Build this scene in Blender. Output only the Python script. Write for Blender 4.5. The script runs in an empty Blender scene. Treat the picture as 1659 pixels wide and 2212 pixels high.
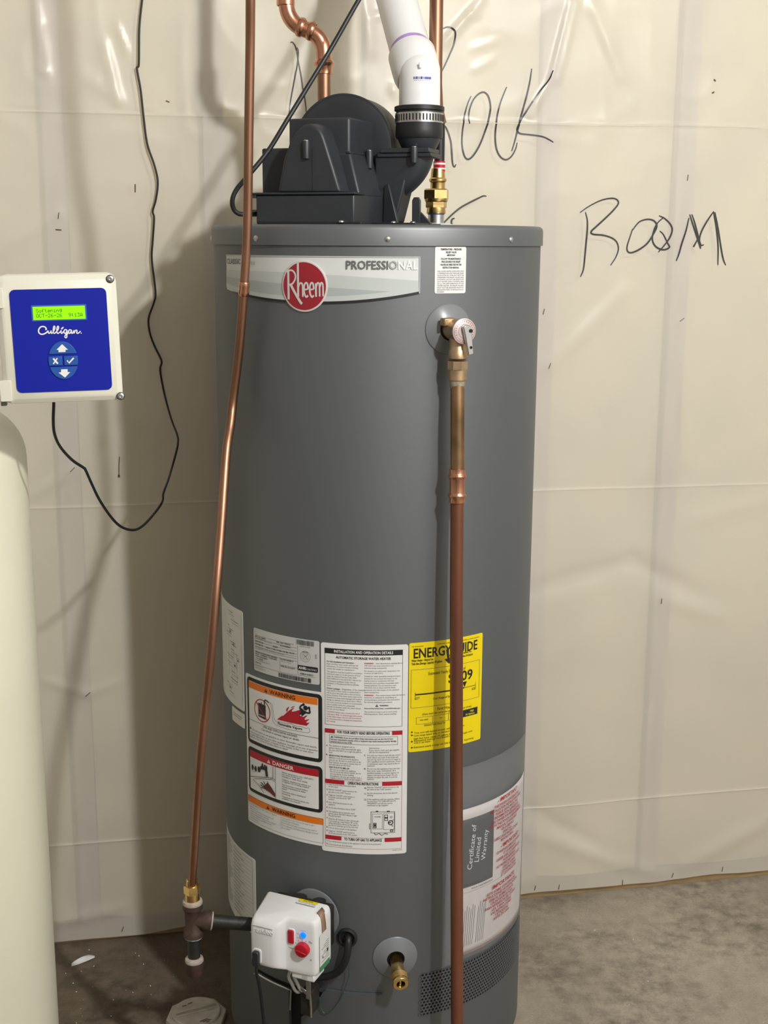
import bpy, bmesh, math, random
from mathutils import Vector, Matrix, noise, geometry

# ------------------------------------------------------------------ camera, world, lights
SC = bpy.context.scene
COL = SC.collection
F_PX, CX, CY = 2700.0, 829.5, 1106.0
PITCH, ROLL, CAM_Z = math.radians(12.28), math.radians(0.30), 1.489
CP = Vector((0, 0, CAM_Z))
_r0 = Vector((1, 0, 0)); FW = Vector((0, math.cos(PITCH), -math.sin(PITCH))); _d0 = Vector((0, -math.sin(PITCH), -math.cos(PITCH)))
RT = _r0 * math.cos(ROLL) - _d0 * math.sin(ROLL)
DN = _r0 * math.sin(ROLL) + _d0 * math.cos(ROLL)
cam = bpy.data.cameras.new('camera'); camo = bpy.data.objects.new('camera', cam); COL.objects.link(camo)
cam.sensor_fit = 'VERTICAL'; cam.sensor_height = 36.0; cam.lens = F_PX / 2212 * 36.0
cam.clip_start = 0.02
camo.matrix_world = Matrix(((RT.x, -DN.x, -FW.x, CP.x), (RT.y, -DN.y, -FW.y, CP.y), (RT.z, -DN.z, -FW.z, CP.z), (0, 0, 0, 1)))
SC.camera = camo

world = bpy.data.worlds.new('basement_ambience'); SC.world = world; world.use_nodes = True
world.node_tree.nodes['Background'].inputs[0].default_value = (1.0, 0.90, 0.74, 1)
world.node_tree.nodes['Background'].inputs[1].default_value = 0.42

lamp = bpy.data.lights.new('ceiling_bulb', 'POINT'); lamp.energy = 232; lamp.color = (1.0, 0.985, 0.955); lamp.shadow_soft_size = 0.06
lampo = bpy.data.objects.new('ceiling_bulb', lamp); lampo.location = (1.10, 0.06, 2.66); COL.objects.link(lampo)

SC.view_settings.view_transform = 'Standard'; SC.view_settings.look = 'None'
SC.view_settings.exposure = -0.19; SC.view_settings.gamma = 1.0; SC.view_settings.use_curve_mapping = False

# ------------------------------------------------------------------ survey helpers (photo bearing -> real point)
TX, TY, R = -0.014, 2.206, 0.28            # axis and radius of the heater
WTH = math.radians(10.95); WP0 = Vector((0, 2.57, 0))
WT = Vector((math.cos(WTH), math.sin(WTH), 0)); WN = Vector((math.sin(WTH), -math.cos(WTH), 0)); UP = Vector((0, 0, 1))
def ray(x, y): return FW + RT * ((x - CX) / F_PX) + DN * ((y - CY) / F_PX)
def at_y(x, y, Y): v = ray(x, y); return CP + v * (Y / v.y)
def at_z(x, y, Z): v = ray(x, y); return CP + v * ((Z - CAM_Z) / v.z)
def on_plane(x, y, p0, n): v = ray(x, y); return CP + v * ((p0 - CP).dot(n) / v.dot(n))
def cy(x, y, rad=R):                        # -> arc length from the front line, height
    v = ray(x, y); ox, oy = -TX, -TY
    a = v.x * v.x + v.y * v.y; b = ox * v.x + oy * v.y; c = ox * ox + oy * oy - rad * rad
    D = max(0.0, b * b - a * c); t = (-b - math.sqrt(D)) / a; P = CP + v * t
    return math.atan2(P.x - TX, -(P.y - TY)) * R, P.z
def S(deg): return math.radians(deg) * R
def cyl_pt(s, z, off=0.0): t = s / R; return Vector((TX + (R + off) * math.sin(t), TY - (R + off) * math.cos(t), z))
def wall_wz(x, y): P = on_plane(x, y, WP0, WN); return (P - WP0).dot(WT), P.z
def wall_pt(w, z, off=0.0): return WP0 + WT * w + UP * z + WN * off

# ------------------------------------------------------------------ materials
MATS = {}
def mat(name, col, rough=0.5, metal=0.0, var=0.06, scale=30.0, bump=0.0, bscale=200.0, spec=0.5, emis=0.0, stretch=(1, 1, 1), coat=0.0, col2=None, detail=4.0):
    if name in MATS: return MATS[name]
    m = bpy.data.materials.new(name); m.use_nodes = True; MATS[name] = m
    nt = m.node_tree; b = nt.nodes['Principled BSDF']
    tc = nt.nodes.new('ShaderNodeTexCoord'); mp = nt.nodes.new('ShaderNodeMapping'); mp.inputs['Scale'].default_value = stretch
    nt.links.new(tc.outputs['Object'], mp.inputs['Vector'])
    n = nt.nodes.new('ShaderNodeTexNoise'); n.inputs['Scale'].default_value = scale; n.inputs['Detail'].default_value = detail
    nt.links.new(mp.outputs[0], n.inputs['Vector'])
    cr = nt.nodes.new('ShaderNodeValToRGB')
    c2 = col2 if col2 else tuple(min(1, c * (1 + var)) for c in col)
    c1 = tuple(c * (1 - var) for c in col)
    cr.color_ramp.elements[0].position = 0.32; cr.color_ramp.elements[1].position = 0.68
    cr.color_ramp.elements[0].color = (*c1, 1); cr.color_ramp.elements[1].color = (*c2, 1)
    nt.links.new(n.outputs['Fac'], cr.inputs[0]); nt.links.new(cr.outputs[0], b.inputs['Base Color'])
    b.inputs['Roughness'].default_value = rough; b.inputs['Metallic'].default_value = metal
    b.inputs['Specular IOR Level'].default_value = spec; b.inputs['Coat Weight'].default_value = coat
    if emis:
        b.inputs['Emission Color'].default_value = (*col, 1); b.inputs['Emission Strength'].default_value = emis
    if bump:
        n2 = nt.nodes.new('ShaderNodeTexNoise'); n2.inputs['Scale'].default_value = bscale; n2.inputs['Detail'].default_value = 3
        nt.links.new(tc.outputs['Object'], n2.inputs['Vector'])
        bp = nt.nodes.new('ShaderNodeBump'); bp.inputs['Strength'].default_value = bump; bp.inputs['Distance'].default_value = 0.002
        nt.links.new(n2.outputs['Fac'], bp.inputs['Height']); nt.links.new(bp.outputs[0], b.inputs['Normal'])
    return m
def film(name, col, rough, opacity, var=0.03, scale=6.0):            # thin translucent plastic
    m = mat(name, col, rough, var=var, scale=scale)
    nt = m.node_tree; out = nt.nodes['Material Output']; b = nt.nodes['Principled BSDF']
    t = nt.nodes.new('ShaderNodeBsdfTransparent'); mx = nt.nodes.new('ShaderNodeMixShader'); mx.inputs[0].default_value = opacity
    nt.links.new(t.outputs[0], mx.inputs[1]); nt.links.new(b.outputs[0], mx.inputs[2]); nt.links.new(mx.outputs[0], out.inputs[0])
    return m
def srgb(r, g, b):
    f = lambda c: (c / 255 / 12.92) if c <= 10 else ((c / 255 + 0.055) / 1.055) ** 2.4
    return (f(r), f(g), f(b))

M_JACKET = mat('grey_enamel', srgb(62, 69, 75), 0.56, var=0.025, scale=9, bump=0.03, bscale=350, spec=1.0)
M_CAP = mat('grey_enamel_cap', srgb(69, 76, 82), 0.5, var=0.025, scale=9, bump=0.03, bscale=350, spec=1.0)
for _m in (M_JACKET, M_CAP): _m.node_tree.nodes['Principled BSDF'].inputs['IOR'].default_value = 1.75
M_GREYP = mat('grey_plastic_trim', srgb(122, 126, 130), 0.3, var=0.02, spec=0.5)
M_BLACKP = mat('black_moulded_plastic', (0.024, 0.0275, 0.034), 0.45, var=0.1, bump=0.05, bscale=700, spec=0.55)
M_BLACKR = mat('black_rubber', (0.012, 0.013, 0.015), 0.45, var=0.15, spec=0.5)
M_HOLE = mat('dark_opening', (0.006, 0.006, 0.006), 0.8, var=0.1)
M_IRON = mat('black_iron', (0.022, 0.02, 0.018), 0.5, var=0.35, scale=60, bump=0.2, bscale=300)
M_IRONB = mat('rusty_iron', (0.06, 0.035, 0.025), 0.6, var=0.4, scale=60, bump=0.2, bscale=250)
M_COPPER = mat('bright_copper', (0.68, 0.34, 0.22), 0.25, 1.0, var=0.12, scale=40)
M_COPPER2 = mat('dull_copper', (0.37, 0.20, 0.13), 0.42, 1.0, var=0.25, scale=18, stretch=(1, 1, 0.2))
M_COPPER3 = mat('oxidised_copper', (0.30, 0.19, 0.105), 0.42, 1.0, var=0.35, scale=25)
M_COPPER4 = mat('reddish_copper', (0.235, 0.095, 0.058), 0.48, 0.7, var=0.3, scale=30, stretch=(1, 1, 0.08))
M_BRASS = mat('brass', (0.72, 0.52, 0.22), 0.26, 1.0, var=0.12, scale=50)
M_BRONZE = mat('cast_bronze', (0.5, 0.36, 0.22), 0.42, 0.85, var=0.15, scale=60, bump=0.1, bscale=500)
M_STEEL = mat('galvanised_steel', (0.62, 0.63, 0.64), 0.3, 1.0, var=0.12, scale=60)
M_PVC = mat('white_pvc', (0.82, 0.83, 0.84), 0.28, var=0.03, scale=14, spec=0.5)
M_PURPLE = mat('purple_primer', srgb(170, 140, 205), 0.4, var=0.15, scale=60)
M_PINK = mat('primer_smear', srgb(214, 190, 205), 0.4, var=0.1, scale=60)
M_WHITEP = mat('white_plastic', (0.78, 0.79, 0.81), 0.38, var=0.02, bump=0.03, bscale=600)
M_CREAM = mat('cream_plastic', srgb(225, 223, 208), 0.4, var=0.02, scale=12, bump=0.02, bscale=500)
M_TANK = mat('cream_tank_jacket', srgb(238, 236, 214), 0.4, var=0.02, scale=6)
M_BLUE = mat('blue_panel', srgb(10, 30, 160), 0.5, var=0.03, spec=0.3)
M_BLUE2 = mat('blue_button', srgb(38, 88, 168), 0.35, var=0.04)
M_LCD = mat('lcd_green', (0.27, 0.90, 0.0), 0.3, var=0.02, emis=0.5)
M_LCDT = mat('lcd_dots', srgb(22, 66, 10), 0.5, var=0.02)
M_LCDF = mat('lcd_bezel_blue', srgb(60, 100, 190), 0.3, var=0.02)
M_WHITE = mat('white_ink', (0.85, 0.85, 0.85), 0.45, var=0.01)
M_PAPER = mat('white_sticker', (0.76, 0.77, 0.77), 0.42, var=0.015, scale=20)
M_PAPERG = mat('grey_sticker', (0.56, 0.57, 0.57), 0.42, var=0.02, scale=20)
M_INK = mat('black_ink', (0.016, 0.017, 0.018), 0.45, var=0.05)
M_INKG = mat('grey_ink', (0.13, 0.13, 0.135), 0.45, var=0.05)
M_INKL = mat('pale_grey_ink', (0.33, 0.33, 0.34), 0.45, var=0.05)
M_RED = mat('red_ink', srgb(176, 28, 44), 0.42, var=0.03)
M_REDT = mat('red_text_ink', srgb(170, 60, 70), 0.45, var=0.03)
M_ORANGE = mat('orange_ink', srgb(228, 120, 30), 0.42, var=0.03)
M_YELLOW = mat('yellow_sticker', srgb(236, 212, 0), 0.45, var=0.02)
M_SILV1 = mat('banner_white', (0.66, 0.68, 0.68), 0.3, var=0.02)
M_SILV2 = mat('banner_silver', (0.52, 0.56, 0.56), 0.3, var=0.02)
M_SILV3 = mat('banner_grey', (0.40, 0.44, 0.44), 0.3, var=0.02)
M_EMBRED = mat('emblem_red', srgb(152, 34, 48), 0.3, var=0.04)
M_EMBW = mat('emblem_silver', (0.62, 0.58, 0.57), 0.3, var=0.03)
M_KNOB = mat('red_plastic', srgb(190, 22, 40), 0.32, var=0.03, spec=0.6)
M_LED = mat('blue_led', (0.0, 0.13, 1.0), 0.3, emis=2.0)
M_CARD = mat('brown_tape', srgb(150, 122, 98), 0.55, var=0.06)
M_GREEN = mat('green_sticker', srgb(70, 140, 100), 0.5)
M_WIRE = mat('green_wire', (0.03, 0.10, 0.05), 0.4)
M_MARK = mat('marker_ink', (0.035, 0.035, 0.04), 0.35, var=0.3, scale=80)
M_STAIN = mat('brown_stain', (0.12, 0.06, 0.03), 0.6, var=0.3)
M_DOPE = mat('thread_sealant', (0.42, 0.37, 0.33), 0.6, var=0.2, scale=150, bump=0.4, bscale=400)
M_DOPEB = mat('blue_sealant', (0.35, 0.55, 0.68), 0.5, var=0.3, scale=200)
M_WOOD = mat('stud_wood', (0.62, 0.50, 0.43), 0.7, var=0.12, scale=14, stretch=(6, 6, 0.5))
M_PLATE = mat('sole_plate_wood', (0.36, 0.26, 0.13), 0.75, var=0.2, scale=14, stretch=(0.4, 6, 6))
M_BATT = mat('insulation_batt', (0.86, 0.76, 0.48), 0.95, var=0.10, scale=7, bump=0.3, bscale=120)
M_CONC = None

# ------------------------------------------------------------------ mesh builder
WM = {}
def register(o, mw): WM[o.name] = mw
def empty(name, loc=(0, 0, 0), rot=None):
    o = bpy.data.objects.new(name, None); COL.objects.link(o); o.empty_display_size = 0.05
    mw = Matrix.Translation(Vector(loc)) @ (rot.to_4x4() if rot else Matrix.Identity(4))
    o.matrix_world = mw; register(o, mw); return o
def tag(o, label=None, cat=None, group=None, kind=None):
    if label: o['label'] = label
    if cat: o['category'] = cat
    if group: o['group'] = group
    if kind: o['kind'] = kind
    return o

def catmull(pts, n=8):
    pts = [Vector(p) for p in pts]
    if len(pts) < 3: return pts
    out = []
    P = [pts[0] * 2 - pts[1]] + pts + [pts[-1] * 2 - pts[-2]]
    for i in range(1, len(P) - 2):
        p0, p1, p2, p3 = P[i - 1], P[i], P[i + 1], P[i + 2]
        for k in range(n):
            t = k / n
            out.append(0.5 * ((2 * p1) + (p2 - p0) * t + (2 * p0 - 5 * p1 + 4 * p2 - p3) * t * t + (3 * p1 - p0 - 3 * p2 + p3) * t ** 3))
    out.append(pts[-1]); return out
def fillet(pts, rad, n=6):
    pts = [Vector(p) for p in pts]; out = [pts[0]]
    for i in range(1, len(pts) - 1):
        a, b, c = pts[i - 1], pts[i], pts[i + 1]
        d1 = (a - b); d2 = (c - b); r_ = min(rad, d1.length * 0.48, d2.length * 0.48)
        p1 = b + d1.normalized() * r_; p2 = b + d2.normalized() * r_
        for k in range(n + 1):
            t = k / n; out.append(p1 * (1 - t) ** 2 + b * 2 * t * (1 - t) + p2 * t * t)
    out.append(pts[-1]); return out

class MB:
    def __init__(s): s.v = []; s.f = []; s.m = []
    def add(s, vs, fs, mi=0):
        o = len(s.v); s.v += [Vector(p) for p in vs]; s.f += [tuple(i + o for i in f) for f in fs]; s.m += [mi] * len(fs); return s
    def box(s, lo, hi, mi=0, M=None):
        x0, y0, z0 = lo; x1, y1, z1 = hi
        vs = [Vector(p) for p in ((x0, y0, z0), (x1, y0, z0), (x1, y1, z0), (x0, y1, z0), (x0, y0, z1), (x1, y0, z1), (x1, y1, z1), (x0, y1, z1))]
        if M: vs = [M @ p for p in vs]
        return s.add(vs, [(0, 3, 2, 1), (4, 5, 6, 7), (0, 1, 5, 4), (1, 2, 6, 5), (2, 3, 7, 6), (3, 0, 4, 7)], mi)
    def hexa(s, b, t, mi=0):      # 4 bottom + 4 top corners
        return s.add(list(b) + list(t), [(0, 3, 2, 1), (4, 5, 6, 7), (0, 1, 5, 4), (1, 2, 6, 5), (2, 3, 7, 6), (3, 0, 4, 7)], mi)
    def tube(s, path, r, seg=16, mi=0, caps=True):
        path = [Vector(p) for p in path]; n = len(path); rs = r if isinstance(r, (list, tuple)) else [r] * n
        t0 = (path[1] - path[0]).normalized(); u = t0.orthogonal().normalized(); vs = []; fs = []
        for i in range(n):
            t = (path[min(i + 1, n - 1)] - path[max(i - 1, 0)]).normalized()
            u = (u - t * u.dot(t)); u = u.normalized() if u.length > 1e-6 else t.orthogonal().normalized()
            w = t.cross(u)
            for k in range(seg):
                a = 2 * math.pi * k / seg; vs.append(path[i] + (u * math.cos(a) + w * math.sin(a)) * rs[i])
        for i in range(n - 1):
            for k in range(seg):
                a = i * seg + k; b = i * seg + (k + 1) % seg; fs.append((a, b, b + seg, a + seg))
        if caps: fs.append(tuple(range(seg - 1, -1, -1))); fs.append(tuple((n - 1) * seg + k for k in range(seg)))
        return s.add(vs, fs, mi)
    def lathe(s, prof, org, axis=(0, 0, 1), seg=32, mi=0, phase=0.0, caps=True):
        org = Vector(org); ax = Vector(axis).normalized()
        u = Vector((1, 0, 0)) if abs(ax.z) > 0.9 else UP.cross(ax).normalized()
        u = (u - ax * u.dot(ax)).normalized(); w = ax.cross(u); vs = []; fs = []
        for (r_, h) in prof:
            for k in range(seg):
                a = 2 * math.pi * k / seg + phase; vs.append(org + ax * h + (u * math.cos(a) + w * math.sin(a)) * max(r_, 1e-5))
        for i in range(len(prof) - 1):
            for k in range(seg):
                a = i * seg + k; b = i * seg + (k + 1) % seg; fs.append((a, b, b + seg, a + seg))
        if caps: fs.append(tuple(range(seg - 1, -1, -1))); fs.append(tuple((len(prof) - 1) * seg + k for k in range(seg)))
        return s.add(vs, fs, mi)
    def prism(s, poly, fr, d0, d1, mi=0, taper=None):   # fr = (origin, a axis, b axis, n axis)
        o, a, b, n = fr; k = len(poly); poly2 = taper or poly
        vs = [o + a * p[0] + b * p[1] + n * d0 for p in poly] + [o + a * p[0] + b * p[1] + n * d1 for p in poly2]
        fs = [tuple(range(k - 1, -1, -1)), tuple(range(k, 2 * k))] + [(i, (i + 1) % k, (i + 1) % k + k, i + k) for i in range(k)]
        return s.add(vs, fs, mi)
    def build(s, name, mats, parent=None, smooth=40, bevel=0.0, bseg=2, local=False, origin=None):
        if not isinstance(mats, (list, tuple)): mats = [mats]
        if parent is not None: mw = WM[parent.name]
        elif local: mw = Matrix.Identity(4)
        else:
            o = origin if origin is not None else Vector((sum(p.x for p in s.v) / len(s.v), sum(p.y for p in s.v) / len(s.v), min(p.z for p in s.v)))
            mw = Matrix.Translation(Vector(o))
        inv = mw.inverted(); vs = s.v if local else [inv @ p for p in s.v]
        me = bpy.data.meshes.new(name); me.from_pydata([tuple(p) for p in vs], [], s.f); me.validate(); 
        for m in mats: me.materials.append(m)
        if len(mats) > 1 and len(me.polygons) == len(s.m): me.polygons.foreach_set('material_index', s.m)
        bm = bmesh.new(); bm.from_mesh(me); bmesh.ops.recalc_face_normals(bm, faces=bm.faces); bm.to_mesh(me); bm.free()
        if smooth:
            me.polygons.foreach_set('use_smooth', [True] * len(me.polygons)); me.set_sharp_from_angle(angle=math.radians(smooth))
        o = bpy.data.objects.new(name, me); COL.objects.link(o)
        if parent is not None: o.parent = parent; register(o, WM[parent.name])
        else: o.matrix_world = mw; register(o, mw)
        if bevel:
            bv = o.modifiers.new('bevel', 'BEVEL'); bv.width = bevel; bv.segments = bseg; bv.limit_method = 'ANGLE'; bv.angle_limit = math.radians(35)
        return o

def rrect(x0, y0, x1, y1, r_, n=5):
    out = []
    for (cx_, cy_, a0) in ((x1 - r_, y1 - r_, 0), (x0 + r_, y1 - r_, 90), (x0 + r_, y0 + r_, 180), (x1 - r_, y0 + r_, 270)):
        for k in range(n + 1):
            a = math.radians(a0 + 90 * k / n); out.append((cx_ + r_ * math.cos(a), cy_ + r_ * math.sin(a)))
    return out

# ------------------------------------------------------------------ glyphs (built-in font turned into meshes once)
GL = {}
def make_glyphs():
    chars = "ABCDEFGHIJKLMNOPQRSTUVWXYZabcdefghijklmnopqrstuvwxyz0123456789.,:;-/()&'\"$%=+*_!?"
    tmp = []
    for bold, off in ((False, 0.0), (True, 0.018)):
        for ch in ['I'] + list(chars):
            for body in (ch, ch + 'I'):
                c = bpy.data.curves.new('glyph', 'FONT'); c.body = body; c.resolution_u = 2; c.offset = off; c.dimensions = '2D'; c.fill_mode = 'FRONT'
                o = bpy.data.objects.new('glyph', c); COL.objects.link(o); tmp.append((bold, ch, body, o, c))
    dg = bpy.context.evaluated_depsgraph_get(); dg.update(); w = {}
    for bold, ch, body, o, c in tmp:
        me = o.evaluated_get(dg).to_mesh()
        xs = [v.co.x for v in me.vertices] or [0]
        if body == ch and (bold, ch) not in GL:
            GL[(bold, ch)] = [[(v.co.x, v.co.y) for v in me.vertices], [tuple(p.vertices) for p in me.polygons], max(xs)]
        if body != ch: w[(bold, ch)] = max(xs)
        o.evaluated_get(dg).to_mesh_clear()
    for (bold, ch), g in GL.items(): g.append(w[(bold, ch)] - GL[(bold, 'I')][2])
    for bold, ch, body, o, c in tmp: bpy.data.objects.remove(o); bpy.data.curves.remove(c)
    for b in (False, True): GL[(b, ' ')] = [[], [], 0, 0.30]
make_glyphs()
CAPH = max(p[1] for p in GL[(False, 'H')][0])

def ear_clip(pts):
    idx = list(range(len(pts))); area = sum(pts[i][0] * pts[(i + 1) % len(pts)][1] - pts[(i + 1) % len(pts)][0] * pts[i][1] for i in range(len(pts)))
    if area < 0: idx.reverse()
    cr = lambda o, a, b: (pts[a][0] - pts[o][0]) * (pts[b][1] - pts[o][1]) - (pts[a][1] - pts[o][1]) * (pts[b][0] - pts[o][0])
    out = []; guard = 0
    while len(idx) > 3 and guard < 2000:
        guard += 1; done = False
        for k in range(len(idx)):
            a, b, c = idx[k - 1], idx[k], idx[(k + 1) % len(idx)]
            if cr(a, b, c) <= 0: continue
            if any(cr(a, b, q) >= 0 and cr(b, c, q) >= 0 and cr(c, a, q) >= 0 for q in idx if q not in (a, b, c)): continue
            out.append((a, b, c)); idx.pop(k); done = True; break
        if not done: idx.pop(0)
    out.append(tuple(idx)); return out
class Print:                     # flat artwork in metres (x right, z up), later laid on a surface
    def __init__(s): s.v = []; s.f = []; s.m = []; s.mats = []; s.n = 0
    def mi(s, m):
        if m not in s.mats: s.mats.append(m)
        return s.mats.index(m)
    def raw(s, vs, fs, m, lay):
        o = len(s.v); s.v += [(x, z, lay) for x, z in vs]; i = s.mi(m)
        for f in fs: s.f.append(tuple(k + o for k in f)); s.m.append(i)
    def rect(s, x0, z0, x1, z1, m, lay=1):
        if x1 < x0: x0, x1 = x1, x0
        if z1 < z0: z0, z1 = z1, z0
        n = max(1, int((x1 - x0) / 0.006)); vs = []
        for k in range(n + 1): x = x0 + (x1 - x0) * k / n; vs += [(x, z0), (x, z1)]
        s.raw(vs, [(2 * k, 2 * k + 2, 2 * k + 3, 2 * k + 1) for k in range(n)], m, lay)
    def frame(s, x0, z0, x1, z1, t, m, lay=1):
        s.rect(x0, z0, x1, z0 + t, m, lay); s.rect(x0, z1 - t, x1, z1, m, lay); s.rect(x0, z0, x0 + t, z1, m, lay); s.rect(x1 - t, z0, x1, z1, m, lay)
    def rr(s, x0, z0, x1, z1, r_, m, lay=1):            # rounded rectangle, sliced into columns
        xs = sorted(set([x0 + r_ * (1 - math.cos(math.radians(a))) for a in (0, 22, 45, 67, 90)] + [x1 - r_ * (1 - math.cos(math.radians(a))) for a in (0, 22, 45, 67, 90)]))
        mid = [xs[4] + (xs[5] - xs[4]) * k / max(1, int((xs[5] - xs[4]) / 0.006)) for k in range(1, max(1, int((xs[5] - xs[4]) / 0.006)))] if len(xs) > 5 else []
        xs = sorted(xs + mid); vs = []
        for x in xs:
            d = max(0.0, r_ - (x - x0), r_ - (x1 - x)); c = r_ - math.sqrt(max(0, r_ * r_ - d * d)); vs += [(x, z0 + c), (x, z1 - c)]
        s.raw(vs, [(2 * k, 2 * k + 2, 2 * k + 3, 2 * k + 1) for k in range(len(xs) - 1)], m, lay)
    def poly(s, pts, m, lay=1):
        tris = ear_clip(pts); vs = list(pts); mid = {}
        for _ in range(7):                       # split long edges so the piece follows a curved surface
            out = []
            for t in tris:
                if len(t) != 3: out.append(t); continue
                L_ = [math.dist(vs[t[k]], vs[t[(k + 1) % 3]]) for k in range(3)]; k = L_.index(max(L_))
                if L_[k] < 0.007: out.append(t); continue
                a, b_, c = t[k], t[(k + 1) % 3], t[(k + 2) % 3]; e = (min(a, b_), max(a, b_))
                if e not in mid: mid[e] = len(vs); vs.append(((vs[a][0] + vs[b_][0]) / 2, (vs[a][1] + vs[b_][1]) / 2))
                out += [(a, mid[e], c), (mid[e], b_, c)]
            tris = out
        s.raw(vs, tris, m, lay)
    def disc(s, x, z, r_, m, lay=1, n=32, rz=None):
        rz = rz or r_
        s.raw([(x, z)] + [(x + r_ * math.cos(2 * math.pi * k / n), z + rz * math.sin(2 * math.pi * k / n)) for k in range(n)], [(0, k + 1, (k + 1) % n + 1) for k in range(n)], m, lay)
    def ring(s, x, z, r0, r1, m, lay=1, n=36):
        vs = []
        for k in range(n): a = 2 * math.pi * k / n; vs += [(x + r0 * math.cos(a), z + r0 * math.sin(a)), (x + r1 * math.cos(a), z + r1 * math.sin(a))]
        s.raw(vs, [(2 * k, 2 * k + 1, (2 * k + 3) % (2 * n), (2 * k + 2) % (2 * n)) for k in range(n)], m, lay)
    def stroke(s, pts, w, m, lay=1, smooth=0, taper=False):
        P = [Vector((p[0], p[1])) for p in pts]; s.n += 1; lay = lay + 0.06 * (s.n % 14)
        if smooth: P = [Vector((q.x, q.y)) for q in catmull([Vector((p.x, p.y, 0)) for p in P], smooth)]
        vs = []; n = len(P)
        for i, p in enumerate(P):
            t = P[min(i + 1, n - 1)] - P[max(i - 1, 0)]
            t = t.normalized() if t.length > 1e-9 else Vector((1, 0)); nn = Vector((-t.y, t.x))
            ww = w * 0.5 * (1 if not taper else (0.45 + 0.55 * math.sin(math.pi * min(1, (i + 0.6) / n)) ** 0.6))
            vs += [tuple(p + nn * ww), tuple(p - nn * ww)]
        s.raw(vs, [(2 * k, 2 * k + 1, 2 * k + 3, 2 * k + 2) for k in range(n - 1)], m, lay)
    def text(s, st, x, z, h, m, lay=2, w=None, align='l', bold=False, shear=0.0, rot=0.0, xs=1.0):
        k = h / CAPH; tot = sum(GL.get((bold, c), GL[(bold, ' ')])[3] for c in st) * k
        sx = (w / tot) if w else xs; tot *= sx
        x0 = x - (tot if align == 'r' else tot / 2 if align == 'c' else 0); cur = 0.0
        ca, sa = math.cos(math.radians(rot)), math.sin(math.radians(rot))
        for c in st:
            g = GL.get((bold, c), GL[(bold, ' ')])
            if g[0]:
                vs = []
                for (a, b) in g[0]:
                    lx = x0 - x + cur + (a + shear * b) * k * sx; lz = b * k; vs.append((x + lx * ca - lz * sa, z + lx * sa + lz * ca))
                s.raw(vs, g[1], m, lay)
            cur += g[3] * k * sx
        return tot
    def para(s, lines, x0, x1, zt, pitch, h, m, lay=2, bold=False):
        nat = max(sum(GL.get((bold, c), GL[(bold, ' ')])[3] for c in l) for l in lines) * h / CAPH; sx = (x1 - x0) / nat
        for i, l in enumerate(lines):
            if l: s.text(l, x0, zt - i * pitch, h, m, lay, xs=sx, bold=bold)
    def build(s, name, mp, parent, step=0.00022):
        b = MB(); b.v = [mp(x, z, lay * step) for x, z, lay in s.v]; b.f = s.f; b.m = s.m
        if parent is not None: inv = WM[parent.name].inverted()
        me = bpy.data.meshes.new(name); me.from_pydata([tuple(inv @ p) for p in b.v], [], b.f)
        for m in s.mats: me.materials.append(m)
        me.polygons.foreach_set('material_index', b.m)
        me.update(); o = bpy.data.objects.new(name, me); COL.objects.link(o); o.parent = parent; register(o, WM[parent.name]); return o

def sheet_on(name, x0, z0, x1, z1, mp, m, parent, th=0.0004, r_=0.004, dx=0.006):   # sticker with its own thickness
    xs = [x0, x0 + r_ * .08, x0 + r_ * .3, x0 + r_ * .6, x0 + r_]
    n = max(1, int((x1 - x0 - 2 * r_) / dx)); xs += [x0 + r_ + (x1 - x0 - 2 * r_) * k / n for k in range(1, n + 1)]
    xs += [x1 - r_ * .6, x1 - r_ * .3, x1 - r_ * .08, x1]
    b = MB(); vs = []
    for x in xs:
        d = max(0.0, r_ - (x - x0), r_ - (x1 - x)); c = r_ - math.sqrt(max(0, r_ * r_ - d * d))
        vs += [mp(x, z0 + c, 0), mp(x, z1 - c, 0), mp(x, z0 + c, th), mp(x, z1 - c, th)]
    fs = []
    for k in range(len(xs) - 1):
        a, c = 4 * k, 4 * k + 4; fs += [(a, c, c + 1, a + 1), (a + 2, a + 3, c + 3, c + 2), (a, a + 2, c + 2, c), (a + 1, c + 1, c + 3, a + 3)]
    fs += [(0, 1, 3, 2), (len(vs) - 4, len(vs) - 2, len(vs) - 1, len(vs) - 3)]
    b.add(vs, fs); return b.build(name, m, parent)

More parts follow.
